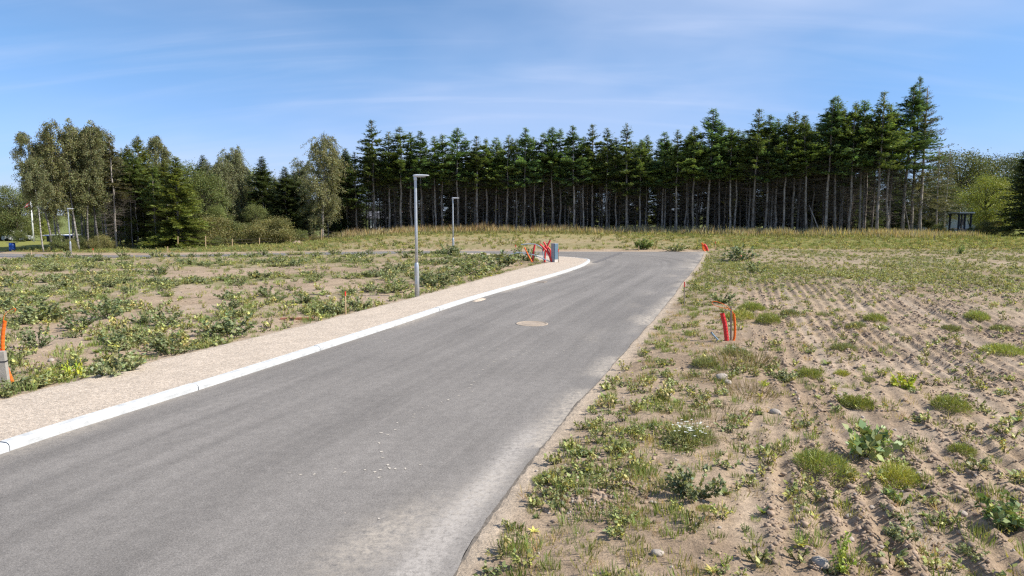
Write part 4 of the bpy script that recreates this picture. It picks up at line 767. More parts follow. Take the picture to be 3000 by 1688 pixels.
# near right group
YR = 14.45
GR = "ducts of the near plot at the right"
pipe("cable_duct", "thick red duct standing in the near field right of the road", "pipe", [(2115.8, 919), (2124, 954), (2130.4, 1008)], YR, .048, 'red', group=GR)
pipe("cable_duct", "orange duct curving up beside the brown stake", "pipe", [(2149.8, 920), (2153, 954), (2151.5, 989), (2142, 1012)], YR, .027, 'orange', group=GR)
pipe("fibre_cable", "thin orange cable looped out of the near orange duct", "cable", [(2148, 921), (2142, 909), (2126, 895), (2107, 886), (2092, 883), (2085.5, 886), (2090, 893), (2107, 899.5), (2126, 903.5), (2138, 907), (2146, 913), (2150, 922)], [YR, YR, YR + .03, YR + .08, YR + .1, YR + .1, YR + .08, YR, YR - .05, YR - .03, YR, YR], .0062, 'orange', corr=False, sink=False, hollow=False, group="thin orange cables")
stake("brown square stake between the red and orange ducts", (2141.6, 897), (2141.6, 1011), YR, .034, "oldwood", None, name="wooden_stake")
pipe("water_pipe", "light blue pipe end sticking out left of the thick red duct", "pipe", [(2084, 974.5), (2096, 988), (2113, 1006)], [YR - .25, YR - .2, YR - .1], .018, 'bluepipe', corr=False, group="blue pipe ends")
p = at(2112, 912, .1); o = thing("wooden_board", "weathered board lying in the weeds behind the red duct", "board", (p[0], p[1], float(gz(p[0], p[1])[0]) + .03), -.06); link("plank", MB().box((0, 0, 0), (.24, .05, .016), 0, bev=.004).mesh("board"), M['oldwood'], o)
# near left group
p = at(30, 1115, .1); YL = p[1]
pipe("cable_duct", "tall orange duct bending upward at the left edge of the picture", "pipe", [(14, 941.5), (8.4, 982), (8.6, 1027), (18.6, 1073.7), (34, 1114)], YL, .0275, 'orange', group="ducts at the left edge")
pipe("cable_duct", "red duct half hidden at the left edge behind the grey post", "pipe", [(0, 1024), (2, 1060), (8, 1112)], YL + .12, .04, 'red', group="ducts at the left edge")
pipe("fibre_cable", "thin orange cable curling out of the tall orange duct", "cable", [(12, 946), (10, 934), (15, 920), (26, 911), (38, 905.5), (45, 904), (45.5, 909), (41, 915)], YL, .005, 'orange', corr=False, sink=False, hollow=False, group="thin orange cables")
a_ = pt(12, 1114, YL - .12); a_[2] = float(gz(a_[0], a_[1])[0]); post = thing("concrete_post", "grey leaning post strapped to the orange duct at the left edge", "post", a_, .25); b_ = pt(2, 1029, YL - .12) - a_
V = []; 
for t_ in (0, 1):
    for sx, sy in ((-1, -1), (1, -1), (1, 1), (-1, 1)): V.append((b_ * t_) + np.array([sx * (.062 + .012 * (1 - t_)), sy * .05, -.15 * (1 - t_)]))
mb = MB(); mb.add(V, [(3, 2, 1, 0), (4, 5, 6, 7), (0, 1, 5, 4), (1, 2, 6, 5), (2, 3, 7, 6), (3, 0, 4, 7)]); link("shaft", mb.mesh("post_shaft"), solid("weathered_grey_post", (.36, .33, .285), .9, .15, 0, .2, 9, .4), post)
link("strap", MB().box(b_ * .70 + np.array([.004, 0, 0]), (.069, .056, .008)).mesh("strap"), M['black'], post)

# ------------------------------------------------------------------ fence posts and wire along the left wood edge
fence = thing("wire_fence", "old wire fence with wooden posts before the olive shrubs", "fence", (-35, 66, float(H(-35, 66))))
FP = [(521, 693, 728, 66), (602, 691, 725, 67), (680, 700, 722, 68.5), (760, 697, 718, 71), (850, 693, 712, 74), (942, 672, 707, 77), (1004, 682, 702, 80)]
pw = []
for (px, t_, b2, Y) in FP:
    a_ = pt(px, b2, Y); a_[2] = float(H(a_[0], a_[1])) - .2; top_ = pt(px, t_, Y); pw.append(top_); base = np.array(fence.location); link("post", MB().tube([a_ - base, top_ - base], [.05, .045], 7).mesh("post"), M['wood'], fence)
for k in range(3):
    for a_, b_ in zip(pw[:-1], pw[1:]):
        base = np.array(fence.location); q = np.array([0, 0, .08 + .32 * k]); link("wire", MB().tube([a_ - q - base, (a_ + b_) / 2 - q - base - np.array([0, 0, .04]), b_ - q - base], [.006] * 3, 4).mesh("wire"), M['iron'], fence)

# ------------------------------------------------------------------ far things: barrel, flag, houses, car, timber tower
p = pt(37, 740, 64); p[2] = float(H(p[0], p[1])); br = thing("blue_barrel", "blue plastic barrel with a board on top at the left", "barrel", p)
link("body", MB().lathe([(.22, 0), (.25, .02), (.26, .2), (.272, .22), (.272, .26), (.26, .28), (.26, .55), (.272, .57), (.272, .61), (.26, .63), (.25, .80), (.22, .82)], 20).mesh("barrel", True), M['blue'], br)
link("board_lid", MB().box((.03, 0, .845), (.42, .22, .018), .2, bev=.004).mesh("board_lid"), M['oldwood'], br)
p = pt(98, 697, 100); p[2] = float(H(p[0], p[1])); fp = thing("flagpole", "white flagpole with a red and white pennant on the lawn", "flagpole", p); hp = pt(95, 580, 100)[2] - p[2]
link("pole", MB().lathe([(.11, 0), (.10, hp * .5), (.06, hp)], 12).mesh("flagpole", True), M['white'], fp); link("knob", MB().lathe([(.03, hp), (.09, hp + .04), (.09, hp + .1), (.02, hp + .15)], 10).mesh("knob", True), M['white'], fp)
def strip(w0, w1):
    v = []; f = []
    for i in range(12):
        t_ = i / 11; x = -.06 - 1.05 * t_; z0 = hp - .15 - 1.35 * t_ ** .9; wdt = .75 * (1 - t_) + .06; y_ = .12 * math.sin(t_ * 7)
        for w_ in (w0, w1): v.append((x, y_, z0 - wdt * w_)); 
        for w_ in (w0, w1): v.append((x, y_ + .012, z0 - wdt * w_))
        if i: q = 4 * i; f += [(q - 4, q, q + 1, q - 3), (q - 2, q - 1, q + 3, q + 2), (q - 4, q - 2, q + 2, q), (q - 3, q + 1, q + 3, q - 1)]
    return new_mesh("pennant", v, f)
pn = link("pennant", strip(.0, .36), M['flagred'], fp); link("white_stripe", strip(.365, .62), M['white'], pn); link("lower_red_band", strip(.625, 1.0), M['flagred'], pn)
def house(name, label, c, w, d, h, rz, wall, roofm, roof_h=1.2, flat=False, wins=3, door=True):
    o = thing(name, label, "house", (c[0], c[1], float(H(c[0], c[1])) - .05), rz)
    link("wall", MB().box((0, 0, h / 2), (w / 2, d / 2, h / 2)).mesh("wall"), M[wall], o)
    if flat: rf = link("roof", MB().box((0, 0, h + .062), (w / 2 + .35, d / 2 + .35, .06)).mesh("roof"), M[roofm], o)
    else:
        e = .35; V = [(-w / 2 - e, -d / 2 - e, h - .05), (w / 2 + e, -d / 2 - e, h - .05), (w / 2 + e, d / 2 + e, h - .05), (-w / 2 - e, d / 2 + e, h - .05), (-w / 2 - e, 0, h + roof_h), (w / 2 + e, 0, h + roof_h)]
        mb = MB(); mb.add(V, [(0, 1, 5, 4), (2, 3, 4, 5), (0, 4, 3), (1, 2, 5), (3, 2, 1, 0)]); rf = link("roof", mb.mesh("roof"), M[roofm], o); link("chimney", MB().box((w * .2, .0, h + roof_h + .2), (.25, .25, .5)).mesh("chimney"), M['brick'], rf)
    for i in range(wins):
        x = -w / 2 + w * (i + .5) / wins
        if door and i == wins - 1:
            dd = link("door", MB().box((x, -d / 2 - .02, 1.0), (.45, .03, 1.0)).mesh("door"), M['dark'], o); link("handle", MB().box((x - .35, -d / 2 - .07, 1.0), (.02, .03, .06)).mesh("handle"), M['galv'], dd); continue
        wn = link("window", MB().box((x, -d / 2 - .015, h * .56), (.55, .03, .5)).mesh("window"), M['white'], o); link("pane", MB().box((x, -d / 2 - .04, h * .56), (.47, .012, .42)).mesh("pane"), M['winglass'], wn)
    return o
p = pt(8, 690, 125); house("white_house", "white house partly hidden at the far left behind the lawn", (p[0] - 4.0, 128), 9, 6, 2.4, .15, 'white', 'roof')
p = pt(186, 690, 105); o = house("garden_house", "low flat-roofed garden house with white roof edge behind the birches", (p[0], 106), 4.6, 3, 1.05, .0, 'dark', 'white', flat=True, wins=0, door=False); link("blue_fascia", MB().box((0, -1.86, 1.09), (2.3, .02, .06)).mesh("blue_fascia"), M['blue'], o)
p = pt(1122, 690, 122); house("white_house", "white house glimpsed between trunks at the plantation's left end", (p[0] + 1.5, 124), 8, 6, 2.5, .1, 'white', 'roof')
p = pt(2800, 680, 102); house("grey_house", "pale grey house behind the timber frame tower", (p[0] + .5, 104), 11, 6, 2.5, -.1, 'greywall', 'greywall', roof_h=1.0)
def car(label, c, rz, paint):
    o = thing("parked_car", label, "car", (c[0], c[1], float(H(c[0], c[1]))), rz); sec = [(-2.1, .45, .75), (-2.0, .35, .95), (-1.3, .3, 1.0), (-.7, .3, 1.42), (.5, .3, 1.45), (1.15, .3, 1.0), (1.95, .32, .85), (2.1, .45, .62)]; v = []; f = []
    for i, (x, b0, t0) in enumerate(sec):
        wt = .62 if t0 > 1.2 else .78
        v += [(x, -.85, b0), (x, -.86, min(t0, .9)), (x, -wt, t0), (x, wt, t0), (x, .86, min(t0, .9)), (x, .85, b0)]
        if i: f += [((i - 1) * 6 + j, i * 6 + j, i * 6 + (j + 1) % 6, (i - 1) * 6 + (j + 1) % 6) for j in range(6)]
    f += [tuple(range(6)), tuple(range(42, 48))[::-1]]; bd = link("body", new_mesh("car_body", v, f), M[paint], o)
    for s_ in (-1, 1): link("window", MB().box((-.1, s_ * .76, 1.14), (.75, .03, .17)).mesh("car_window"), M['winglass'], bd)
    wh = MB(); k = 14; wh.add([(r_ * math.cos(2 * math.pi * j / k), y_, r_ * math.sin(2 * math.pi * j / k)) for y_, r_ in ((-.1, .31), (.1, .31)) for j in range(k)], [(j, (j + 1) % k, k + (j + 1) % k, k + j) for j in range(k)] + [tuple(range(k)), tuple(range(k, 2 * k))[::-1]]); wm = wh.mesh("wheel")
    for x in (-1.35, 1.35):
        for s_ in (-1, 1): link("wheel", wm, M['rubber'], o, (x, s_ * .8, .31))
    return o
p = pt(22, 692, 113); car("white parked car at the far left beside the white house", (p[0] + 1, 114), .4, 'white')
p = pt(1120, 690, 106); car("white vehicle glimpsed between the left trunks of the wood", (p[0] + .2, 116), .3, 'white')
p = pt(2812, 692, 80); tw = thing("timber_tower", "dark timber frame tower with a flat light roof at the right", "play tower", (p[0], p[1], float(H(p[0], p[1]))), .1); ht = pt(2812, 629, 80)[2] - tw.location[2]
pm = MB().box((0, 0, ht / 2), (.075, .075, ht / 2)).mesh("post")
for x, y in ((-.75, -.6), (.75, -.6), (-.75, .8), (.75, .8), (.0, -.6)): link("post", pm, M['dark'], tw, (x, y, 0))
link("top_beam", MB().box((0, -.6, ht + .07), (.95, .08, .07)).mesh("top_beam"), M['dark'], tw); link("top_beam", MB().box((0, .8, ht + .07), (.95, .08, .07)).mesh("top_beam"), M['dark'], tw)
link("roof", MB().box((0, .1, ht + .22), (.95, 1.05, .07), 0, bev=.02).mesh("tower_roof"), M['greywall'], tw)
pl = link("platform", MB().box((0, .1, .75), (.82, .75, .05)).mesh("platform"), M['oldwood'], tw); bm_ = MB().box((0, 0, 0), (.06, .018, .36)).mesh("board")
for i in range(11): link("board", bm_, M['oldwood'], pl, (-.75 + i * .15, -.7, .36))
for s_ in (-1, 1): link("diagonal_brace", MB().tube([(s_ * .75, -.62, .8), (s_ * .30, -.62, ht - .55)], [.05, .05], 4).mesh("brace"), M['dark'], tw)
p = at(735, 984, .05)
# small soil heap left of the weeping birch
p = pt(872, 712, 72); v = []; f = []
for j in range(12):
    for i in range(16):
        u_, w_ = (i / 15 - .5) * 2, (j / 11 - .5) * 2; h = max(0, 1 - u_ * u_ - w_ * w_); X_, Y_ = p[0] + u_ * .8, p[1] + w_ * .8; v.append((X_, Y_, float(H(X_, Y_)) - .04 + .42 * h * (.8 + .4 * rng.random())))
        if i and j: q = j * 16 + i; f.append((q - 17, q - 16, q, q - 1))
link("soil_heap", new_mesh("soil_heap", v, np.array(f), np.broadcast_to([.9, .9, .9], (len(v), 3))), M['clod'], label="small bare soil heap before the olive shrubs", category="soil heap")
# timber sleeper and clay edge in the left field
p = at(870, 932, .1); o = thing("timber_plank", "weathered plank half buried left of the red-tipped stake", "plank", (p[0], p[1], float(gz(p[0], p[1])[0]) + .015), .15); link("plank", MB().box((0, 0, 0), (.42, .06, .03), 0, bev=.006).mesh("plank"), M['brick'], o)
p = pt(270, 751, 56.5); o = thing("timber_plank", "dark plank lying at the foot of the far red-tipped stake", "plank", (p[0], p[1], float(H(p[0], p[1])) + .03), .05); link("plank", MB().box((0, 0, .03), (.75, .12, .05), 0, bev=.01).mesh("plank2"), M['oldwood'], o)
# ------------------------------------------------------------------ weeds (templates at natural size)
def t_leafy(seed, h=.42, r=.36, ns=17, nl=36, leaf=.058, col=(.21, .25, .115), broad=.62):
    g = np.random.default_rng(seed); B = []; D = []; Cc = []; A0 = []; B0 = []
    for i in range(ns):
        a = g.random() * 6.28; rr = r * math.sqrt(g.random()); tip = np.array([rr * math.cos(a), rr * math.sin(a), h * g.uniform(.45, 1.1) * (1 - .35 * (rr / r) ** 2)]); b0 = tip * np.array([.25, .25, 0]); A0.append(b0); B0.append(tip)
        u = g.uniform(.2, 1.02, (nl, 1)); q = b0 + (tip - b0) * u ** np.array([[1, 1, .8]]); dd = g.normal(0, .8, (nl, 3)) + np.array([math.cos(a) * .4, math.sin(a) * .4, .15]); B.append(q); D.append(dd); Cc.append(np.clip(vary(col, nl, g, .22, .1) * (1 + g.normal(0, .14)), .01, .6))
    B = np.vstack(B); n = len(B); L = leaf * g.uniform(.5, 1.35, n); v, f, c = leaves(B, np.vstack(D), np.array([0, 0, 1.]) + g.normal(0, .5, (n, 3)), L, L * broad, np.vstack(Cc), .1)
    tv, tf, tcl = thin_tubes(A0, B0, .006, .003, np.array([.12, .13, .06])); return cat3([(v, f, c), (tv, tf, tcl)])
def t_blades(seed, n=60, h=.16, r=.10, w=.008, col=(.19, .235, .06), spread=.7, curve=.3):
    g = np.random.default_rng(seed); a = g.random(n) * 6.28; rr = r * np.sqrt(g.random(n)); b = np.stack([rr * np.cos(a), rr * np.sin(a), np.zeros(n) - .01], 1); a2 = a + g.normal(0, .7, n)
    d = np.stack([np.cos(a2) * spread * g.random(n), np.sin(a2) * spread * g.random(n), np.ones(n)], 1); L = h * g.uniform(.5, 1.15, n); return leaves(b, d, g.normal(0, 1, (n, 3)), L, w * g.uniform(.7, 1.3, n), np.clip(vary(col, n, g, .2, .1), .01, .7), .0)
def t_dome(seed, n=1300, h=.17, r=.25, col=(.25, .275, .065), L=.105, w=.0075):
    g = np.random.default_rng(seed); a = g.random(n) * 6.28; rr = r * np.sqrt(g.random(n)); z = h * np.sqrt(np.clip(1 - (rr / r) ** 2, 0, 1)) * g.uniform(.25, 1.0, n); b = np.stack([rr * np.cos(a), rr * np.sin(a), z], 1)
    d = g.normal(0, .7, (n, 3)) + np.stack([np.cos(a) * .5 * rr / r, np.sin(a) * .5 * rr / r, np.full(n, .75)], 1); return leaves(b, d, g.normal(0, 1, (n, 3)), L * g.uniform(.5, 1.3, n), w * g.uniform(.7, 1.6, n), np.clip(vary(col, n, g, .18, .08), .01, .7), 0)
def t_rosette(seed, n=16, L=.13, col=(.20, .25, .085)):
    g = np.random.default_rng(seed); a = np.arange(n) * 2.4 + g.normal(0, .2, n); b = np.zeros((n, 3)); b[:, 2] = .012; d = np.stack([np.cos(a), np.sin(a), g.uniform(.1, .8, n)], 1)
    return leaves(b, d, np.array([0, 0, 1.]) + g.normal(0, .2, (n, 3)), L * g.uniform(.6, 1.2, n), L * .34, np.clip(vary(col, n, g, .18, .1), .01, .6), .15)
LEAFY = [t_leafy(101), t_leafy(102, .42, .36, 18, 36, .055, (0.252, 0.284, 0.132)), t_leafy(103, .30, .42, 20, 32, .055, (0.296, 0.320, 0.132)), t_leafy(104, .38, .42, 22, 34, .065, (0.285, 0.310, 0.154))]
BIGLEAF = [t_leafy(111, .34, .34, 16, 17, .095, (0.292, 0.355, 0.145), .7), t_leafy(112, .55, .22, 11, 24, .065, (0.352, 0.430, 0.076), .5), t_leafy(113, .42, .36, 18, 18, .09, (0.246, 0.322, 0.111), .68)]
DOME = [t_dome(121), t_dome(122, 1400, .15, .28, (0.306, 0.342, 0.089)), t_dome(123, 1300, .18, .24, (0.388, 0.391, 0.085)), t_dome(124, 1200, .13, .22, (0.254, 0.265, 0.106))]
YEL = [t_leafy(131, .2, .2, 14, 16, .05, (0.442, 0.493, 0.060), .7)]
DRY = [t_blades(141, 300, .22, .32, .006, (.25, .20, .105), 1.1), t_blades(142, 300, .18, .36, .006, (.22, .185, .09), 1.2)]
BUSH = [t_leafy(151, 1.25, .75, 46, 40, .13, (0.235, 0.304, 0.093), .8)]
def mesh_of(T, name): return new_mesh(name, *T)
W_M = {}
def wmesh(kind, i):
    k = (kind, i)
    if k not in W_M: W_M[k] = mesh_of(dict(leafy=LEAFY, big=BIGLEAF, dome=DOME, yel=YEL, dry=DRY, bush=BUSH)[kind][i], kind + "_plant")
    return W_M[k]
RAD = dict(leafy=.40, big=.34, dome=.26, yel=.2, dry=.36, bush=.8)
def weed(name, label, cat, x, y, s_, kind, i, group, zs=1.0):
    z = float(gz(x, y)[0]) - .012; o = thing(name, label, cat, (x, y, z), rng.random() * 6.28, group); an = rng.uniform(.82, 1.2); o.scale = (s_ * an, s_ / an, s_ * zs)
    link("foliage", wmesh(kind, i), M['weed'] if kind != 'dry' else M['grass'], o); return o
# the plants one can pick out, in the smaller photograph's pixels: column, foot row, width
P_R = [("leafy", 3, 1745, 1262, 170, 1.0, "large grey-green leafy weed right of the white daisies"), ("big", 0, 2170, 1160, 150, 1.2, "broad-leaved weed above the two round yellow-green tufts"), ("big", 1, 2110, 1449, 120, 1.25, "tall yellow-green weed at the bottom edge of the ploughed soil"), ("big", 2, 2525, 1335, 140, 1.2, "large broad-leaved weed at the right edge, low down"), ("big", 0, 2252, 1264, 80, 1.2, "leafy weed just below the right one of two round tufts"), ("leafy", 2, 1565, 1312, 100, .9, "grey-green low weed near the asphalt edge, low down"), ("big", 1, 1822, 1432, 55, .9, "small upright yellowish weed left of the tall bottom-edge weed"), ("leafy", 1, 1874, 1342, 38, 1.4, "small dark upright weed in the bare soil below the large grey-green weed"), ("leafy", 3, 1972, 962, 70, 1.0, "grey-green weed touching the round tuft below the red duct"), ("leafy", 0, 2346, 1322, 50, 1.3, "dark green compact weed in the clods at the lower right"), ("leafy", 2, 2440, 1412, 95, .8, "low spreading green weed near the bottom right corner"), ("leafy", 3, 2265, 1372, 95, .9, "low grey-green weed between tall bottom weed and compact dark weed"), ("leafy", 1, 1815, 762, 100, .6, "wide green weed clump behind the near red duct"), ("leafy", 0, 1862, 657, 110, .75, "tall weed clump hiding a red stub beyond the road"), ("leafy", 2, 1480, 1225, 60, .8, "small leafy weed on the verge above the pebble heap"), ("leafy", 1, 1900, 690, 70, .9, "green weed below the clump with the red stub"), ("leafy", 0, 2225, 1300, 45, .8, "tiny leafy weed in bare soil above the low grey-green weed"), ("leafy", 2, 1700, 630, 70, .7, "low weed patch beyond the road end left of the orange ducts"),
       ("dome", 0, 2035, 950, 62, 1, "round green tuft touching the grey-green weed below the red duct"), ("dome", 0, 2155, 1028, 78, 1, "round yellow-green tuft in the middle of the ploughed field"), ("dome", 3, 2120, 884, 58, 1, "olive tuft right of the dry grass patch behind"), ("dome", 1, 2070, 1196, 130, .9, "largest flat yellow-green tuft in the ploughed soil"), ("dome", 2, 2252, 1214, 105, 1.2, "tall round yellow-green tuft right of the largest flat tuft"), ("yel", 0, 2270, 978, 75, 1, "bright yellow leafy tuft in the middle right field"), ("dome", 0, 2392, 1040, 90, 1, "round green tuft far right in the middle of the field"), ("dome", 3, 1985, 797, 48, 1, "olive tuft on the crest of the furrowed hump, left"), ("dome", 0, 1932, 815, 65, 1, "green tuft right above the near red duct"), ("dome", 3, 2155, 826, 45, 1, "olive tuft right of the furrowed hump"), ("dome", 0, 2200, 812, 52, 1, "round tuft beside the olive one right of the hump"), ("dome", 1, 2520, 894, 75, 1, "green tuft at the right edge, upper field"), ("dome", 0, 2420, 1150, 66, 1, "tuft above the compact dark weed at the right"), ("dome", 2, 2118, 945, 40, 1, "small yellow-green tuft above the middle round tuft"), ("dome", 3, 2390, 832, 48, 1, "olive tuft in the far right field, left of two green ones"), ("dome", 1, 2455, 808, 60, 1, "yellow-green tuft in the far right field"), ("dome", 3, 2517, 836, 48, 1, "olive tuft at the far right edge, upper field"), ("dome", 2, 1858, 808, 70, .9, "yellow-green patch right behind the orange cable loop"), ("dome", 1, 1892, 780, 60, 1, "bright tuft on the left flank of the furrowed hump"), ("dome", 3, 1772, 927, 70, 1.1, "dark olive tuft left of the dry grass by the red duct"), ("dome", 3, 2185, 964, 34, 1, "small tuft left of the bright yellow leafy tuft"), ("dome", 1, 1770, 1290, 40, .8, "little tuft touching the foot of the large grey-green weed"), ("dome", 1, 1380, 1195, 70, .6, "green grass cushion on the asphalt edge"), ("yel", 0, 1920, 975, 32, 1, "small bright yellow tuft below the dry grass"), ("dome", 0, 1662, 1010, 40, .9, "small round tuft on the middle of the verge"),
       ("dry", 0, 1870, 925, 170, 1, "brown dry grass patch below the near red duct"), ("dry", 1, 1800, 1055, 180, .9, "brown dry grass patch right of the verge, middle"), ("dry", 0, 1885, 1000, 150, .9, "dry grass between the duct and the round tufts"), ("dry", 1, 1780, 960, 120, .9, "thin dry grass left of the duct patch"), ("dry", 1, 1850, 1110, 130, .8, "dry grass right of the white daisies")]
for kind, i, px, py, w, zs, lab in P_R:
    p = at(px * S, py * S, .08); s_ = w * S * p[1] / 2000 / (2 * RAD[kind]); weed({"leafy": "leafy_weed", "big": "broadleaf_weed", "dome": "weed_tuft", "yel": "yellow_weed", "dry": "dry_grass_patch"}[kind], lab, "weed" if kind != "dry" else "dry grass", p[0], p[1], s_, kind, i, "weeds on the right plot", zs)
for px, py, w, i, lab in [(295, 938, 150, 3, "big leafy weed bush closest to the gravel path at the left"), (430, 885, 140, 1, "leafy weed bush second along the gravel path from the left"), (580, 840, 150, 0, "wide leafy weed bush third along the gravel path"), (845, 787, 85, 1, "leafy weed directly left of the red-tipped stake by the lamp"), (95, 872, 110, 0, "leafy weed right of the orange duct at the left"), (8, 992, 90, 2, "leafy weed in the lower left corner above the gravel"), (350, 865, 95, 2, "leafy weed behind the closest path-side bush"), (110, 805, 150, 2, "broad weed patch beyond the left orange duct"), (270, 800, 130, 0, "broad weed patch in the middle of the left field's front"), (905, 775, 70, 3, "leafy weed between stake and near street lamp"), (1255, 668, 110, 3, "dense weed clump left of the arching hose"), (1200, 690, 120, 2, "wide weed clump right of the near street lamp"), (20, 950, 70, 1, "weed at the foot of the grey post"), (780, 790, 70, 2, "weed left of the plank by the stake"), (1320, 655, 90, 1, "weed clump under the leaning orange duct"), (1130, 642, 70, 0, "weed clump at the foot of the middle street lamp"), (990, 735, 100, 2, "weeds directly left of the near lamp's foot"), (1100, 720, 110, 1, "weeds just right of the near lamp")]:
    p = at(px * S, py * S, .08); s_ = w * S * p[1] / 2000 / .80; weed("leafy_weed", lab, "weed", p[0], p[1], s_, "leafy", i, "weeds beside the gravel path", 1.0 if s_ < 1.3 else .8)
p = at(115 * S, 950 * S, .08); weed("weed_tuft", "bright green mossy tuft between post and path-side bush", "weed", p[0], p[1], 1.3, "dome", 0, "weeds beside the gravel path", .7)
p = at(185 * S, 945 * S, .08); weed("yellow_weed", "yellow-green weed beside the bright mossy tuft", "weed", p[0], p[1], .9, "yel", 0, "weeds beside the gravel path", 1.8)
# daisies
dm = MB(); gd = np.random.default_rng(5)
for i in range(46):
    a, r_ = gd.random() * 6.28, .19 * math.sqrt(gd.random()); c = np.array([r_ * math.cos(a), r_ * math.sin(a), .13 + .07 * gd.random()]); k = 7; dm.add([c + .012 * np.array([math.cos(2 * math.pi * j / k), math.sin(2 * math.pi * j / k), .25 * math.sin(j * 2.1)]) for j in range(k)], [tuple(range(k))])
dmesh = dm.mesh("daisy_heads")
for px, py, s_, lab in [(1735, 1118, 1.15, "white daisy cluster flowering in the verge"), (1850, 897, 1.0, "small pale daisies in dry grass by the red duct")]:
    p = at(px * S, py * S, .08); o = weed("daisy_plant", lab, "flowers", p[0], p[1], s_, "dome", 3, None); link("flower_heads", dmesh, M['petal'], o, kind="stuff")
# the taller plants beyond the junction
p = pt(1885, 733, 54.2); o = thing("green_bush", "broad light green bush standing beyond the junction", "bush", (p[0], p[1], float(gz(p[0], p[1])[0]) - .02)); link("foliage", wmesh("bush", 0), M['weed'], o); o.scale = (.98, .98, .78)
p = pt(2812, 742, 47); o = thing("green_bush", "single upright leafy plant far right in the field", "bush", (p[0], p[1], float(gz(p[0], p[1])[0]) - .02)); link("foliage", wmesh("big", 2), M['weed'], o); o.scale = (.8, .8, 1.6)
p = pt(2736, 724, 62); o = thing("sapling", "thin leafless sapling in the dry grass at the right", "sapling", (p[0], p[1], float(gz(p[0], p[1])[0]) - .05)); v, f, c = thin_tubes([(0, 0, 0), (0, 0, .4), (0, 0, .6), (0, 0, .5)], [(.02, 0, .9), (-.12, 0, .9), (.15, .05, .95), (.05, .1, 1.0)], .022, .006, (1, 1, 1)); link("stems", new_mesh("stems", v, f, c), M['oldwood'], o)
# weed clumps spread over the left field: individuals
g = np.random.default_rng(77); n_w = 0; spots = []
cand = np.stack([g.uniform(-46, 2, 9000), g.uniform(9.5, 51, 9000)], 1); dgc = sdist(cand[:, 0], cand[:, 1], GRAVP); drc = sdist(cand[:, 0], cand[:, 1], ROADP)
ok = (dgc > .35) & (drc > .4) & (np.abs(cand[:, 0]) < cand[:, 1] * .86 + 2) & (g.random(9000) < veg_left(cand[:, 0], cand[:, 1]) ** 1.2); ed_ = dist_poly(cand[:, 0], cand[:, 1], REDGE)[2]; ok &= ed_ > 0
for q in cand[ok]:
    if n_w >= 230: break
    if all((q[0] - s0[0]) ** 2 + (q[1] - s0[1]) ** 2 > .5 for s0 in spots[-200:]):
        spots.append(q); n_w += 1; s_ = g.uniform(.7, 1.55) * (1 if q[1] > 14 else .8)
        band = "along the cross road" if q[1] > 40 else "in the far half" if q[1] > 27 else "in the middle" if q[1] > 18 else "in the nearest part"
        side_ = "far left" if q[0] / q[1] < -.45 else "between far and near lamp" if q[0] / q[1] < -.14 else "right of the near lamp"
        weed("leafy_weed", "leafy weed %s of the left field, %s" % (band if band != "along the cross road" else "at the cross road edge", side_), "weed", q[0], q[1], s_, "leafy", int(g.integers(4)), "weeds strewn over the left field", g.uniform(.45, .75))

for i in range(34):
    X = -38 + i * 1.12 + g.normal(0, .4); k0 = kerb_c[np.argmin(np.abs(kerb_c[:, 0] - X) + 50 * (kerb_c[:, 1] < 48))]; Y = k0[1] - g.uniform(.5, 1.3)
    if i % 4 != 1: weed("leafy_weed", "leafy weed standing against the near kerb of the cross road", "weed", X, Y, g.uniform(.9, 1.6), "leafy", int(g.integers(4)), "weeds along the cross road kerb", g.uniform(.6, 1.0))
# ------------------------------------------------------------------ ground cover that nobody could count
SMALLW = [t_leafy(200 + i, .14 + .04 * i, .16, 7, 9, .055, ((0.291, 0.315, 0.132), (0.338, 0.341, 0.117), (0.388, 0.355, 0.132))[i]) for i in range(3)] + [t_rosette(210), t_rosette(211, 14, .1, (0.355, 0.395, 0.158)), t_rosette(212, 12, .09, (0.517, 0.487, 0.132))]
TUFT = [t_blades(221, 46, .13, .10), t_blades(222, 40, .10, .12, .008, (0.306, 0.295, 0.102)), t_blades(223, 50, .16, .09, .007, (0.214, 0.260, 0.082)), t_blades(224, 36, .12, .12, .006, (0.510, 0.372, 0.204), 1.0)]
def cover(name, label, tpls, pts, smin, smax, mat, probs=None, tvar=.15):
    n = len(pts); z = gz(pts[:, 0], pts[:, 1]) - .006; pos_ = np.column_stack([pts, z]); which = g.choice(len(tpls), n, p=probs); tint = (1 + g.normal(0, tvar, (n, 1))) * np.ones((n, 3)); v, f, c = scatter(tpls, pos_, g.uniform(smin, smax, n), g.random(n) * 6.28, np.clip(tint, .4, 1.7), which)
    return link(name, new_mesh(name, v, f, c), M[mat], kind="stuff", label=label, category="ground cover")
def pick(n, x0, x1, y0, y1, pw=1.0):
    u = g.random(n) ** pw; y = y0 + (y1 - y0) * u; x = g.uniform(-1, 1, n) * (np.maximum(y * .86, 4) + 3.5); m = (x > x0) & (x < x1); return x[m], y[m]
def eddist(x, y): d = dist_poly(x, y, REDGE); return d[0] * -d[2]
# right plot, small weeds
x, y = pick(52000, -2, 48, 2.6, 52, 1.25); e = eddist(x, y); m = (e > .25) & (g.random(len(x)) < veg_right(x, y, e) * (.55 + .4 * sm(10, 28, y)) + .06); P1 = np.column_stack([x[m], y[m]]); m2 = P1[:, 1] < 53
cover("small_weeds", "small green weeds covering the right plot", SMALLW, P1[m2], .3, .95, 'weed', [.30, .30, .22, .06, .06, .06])
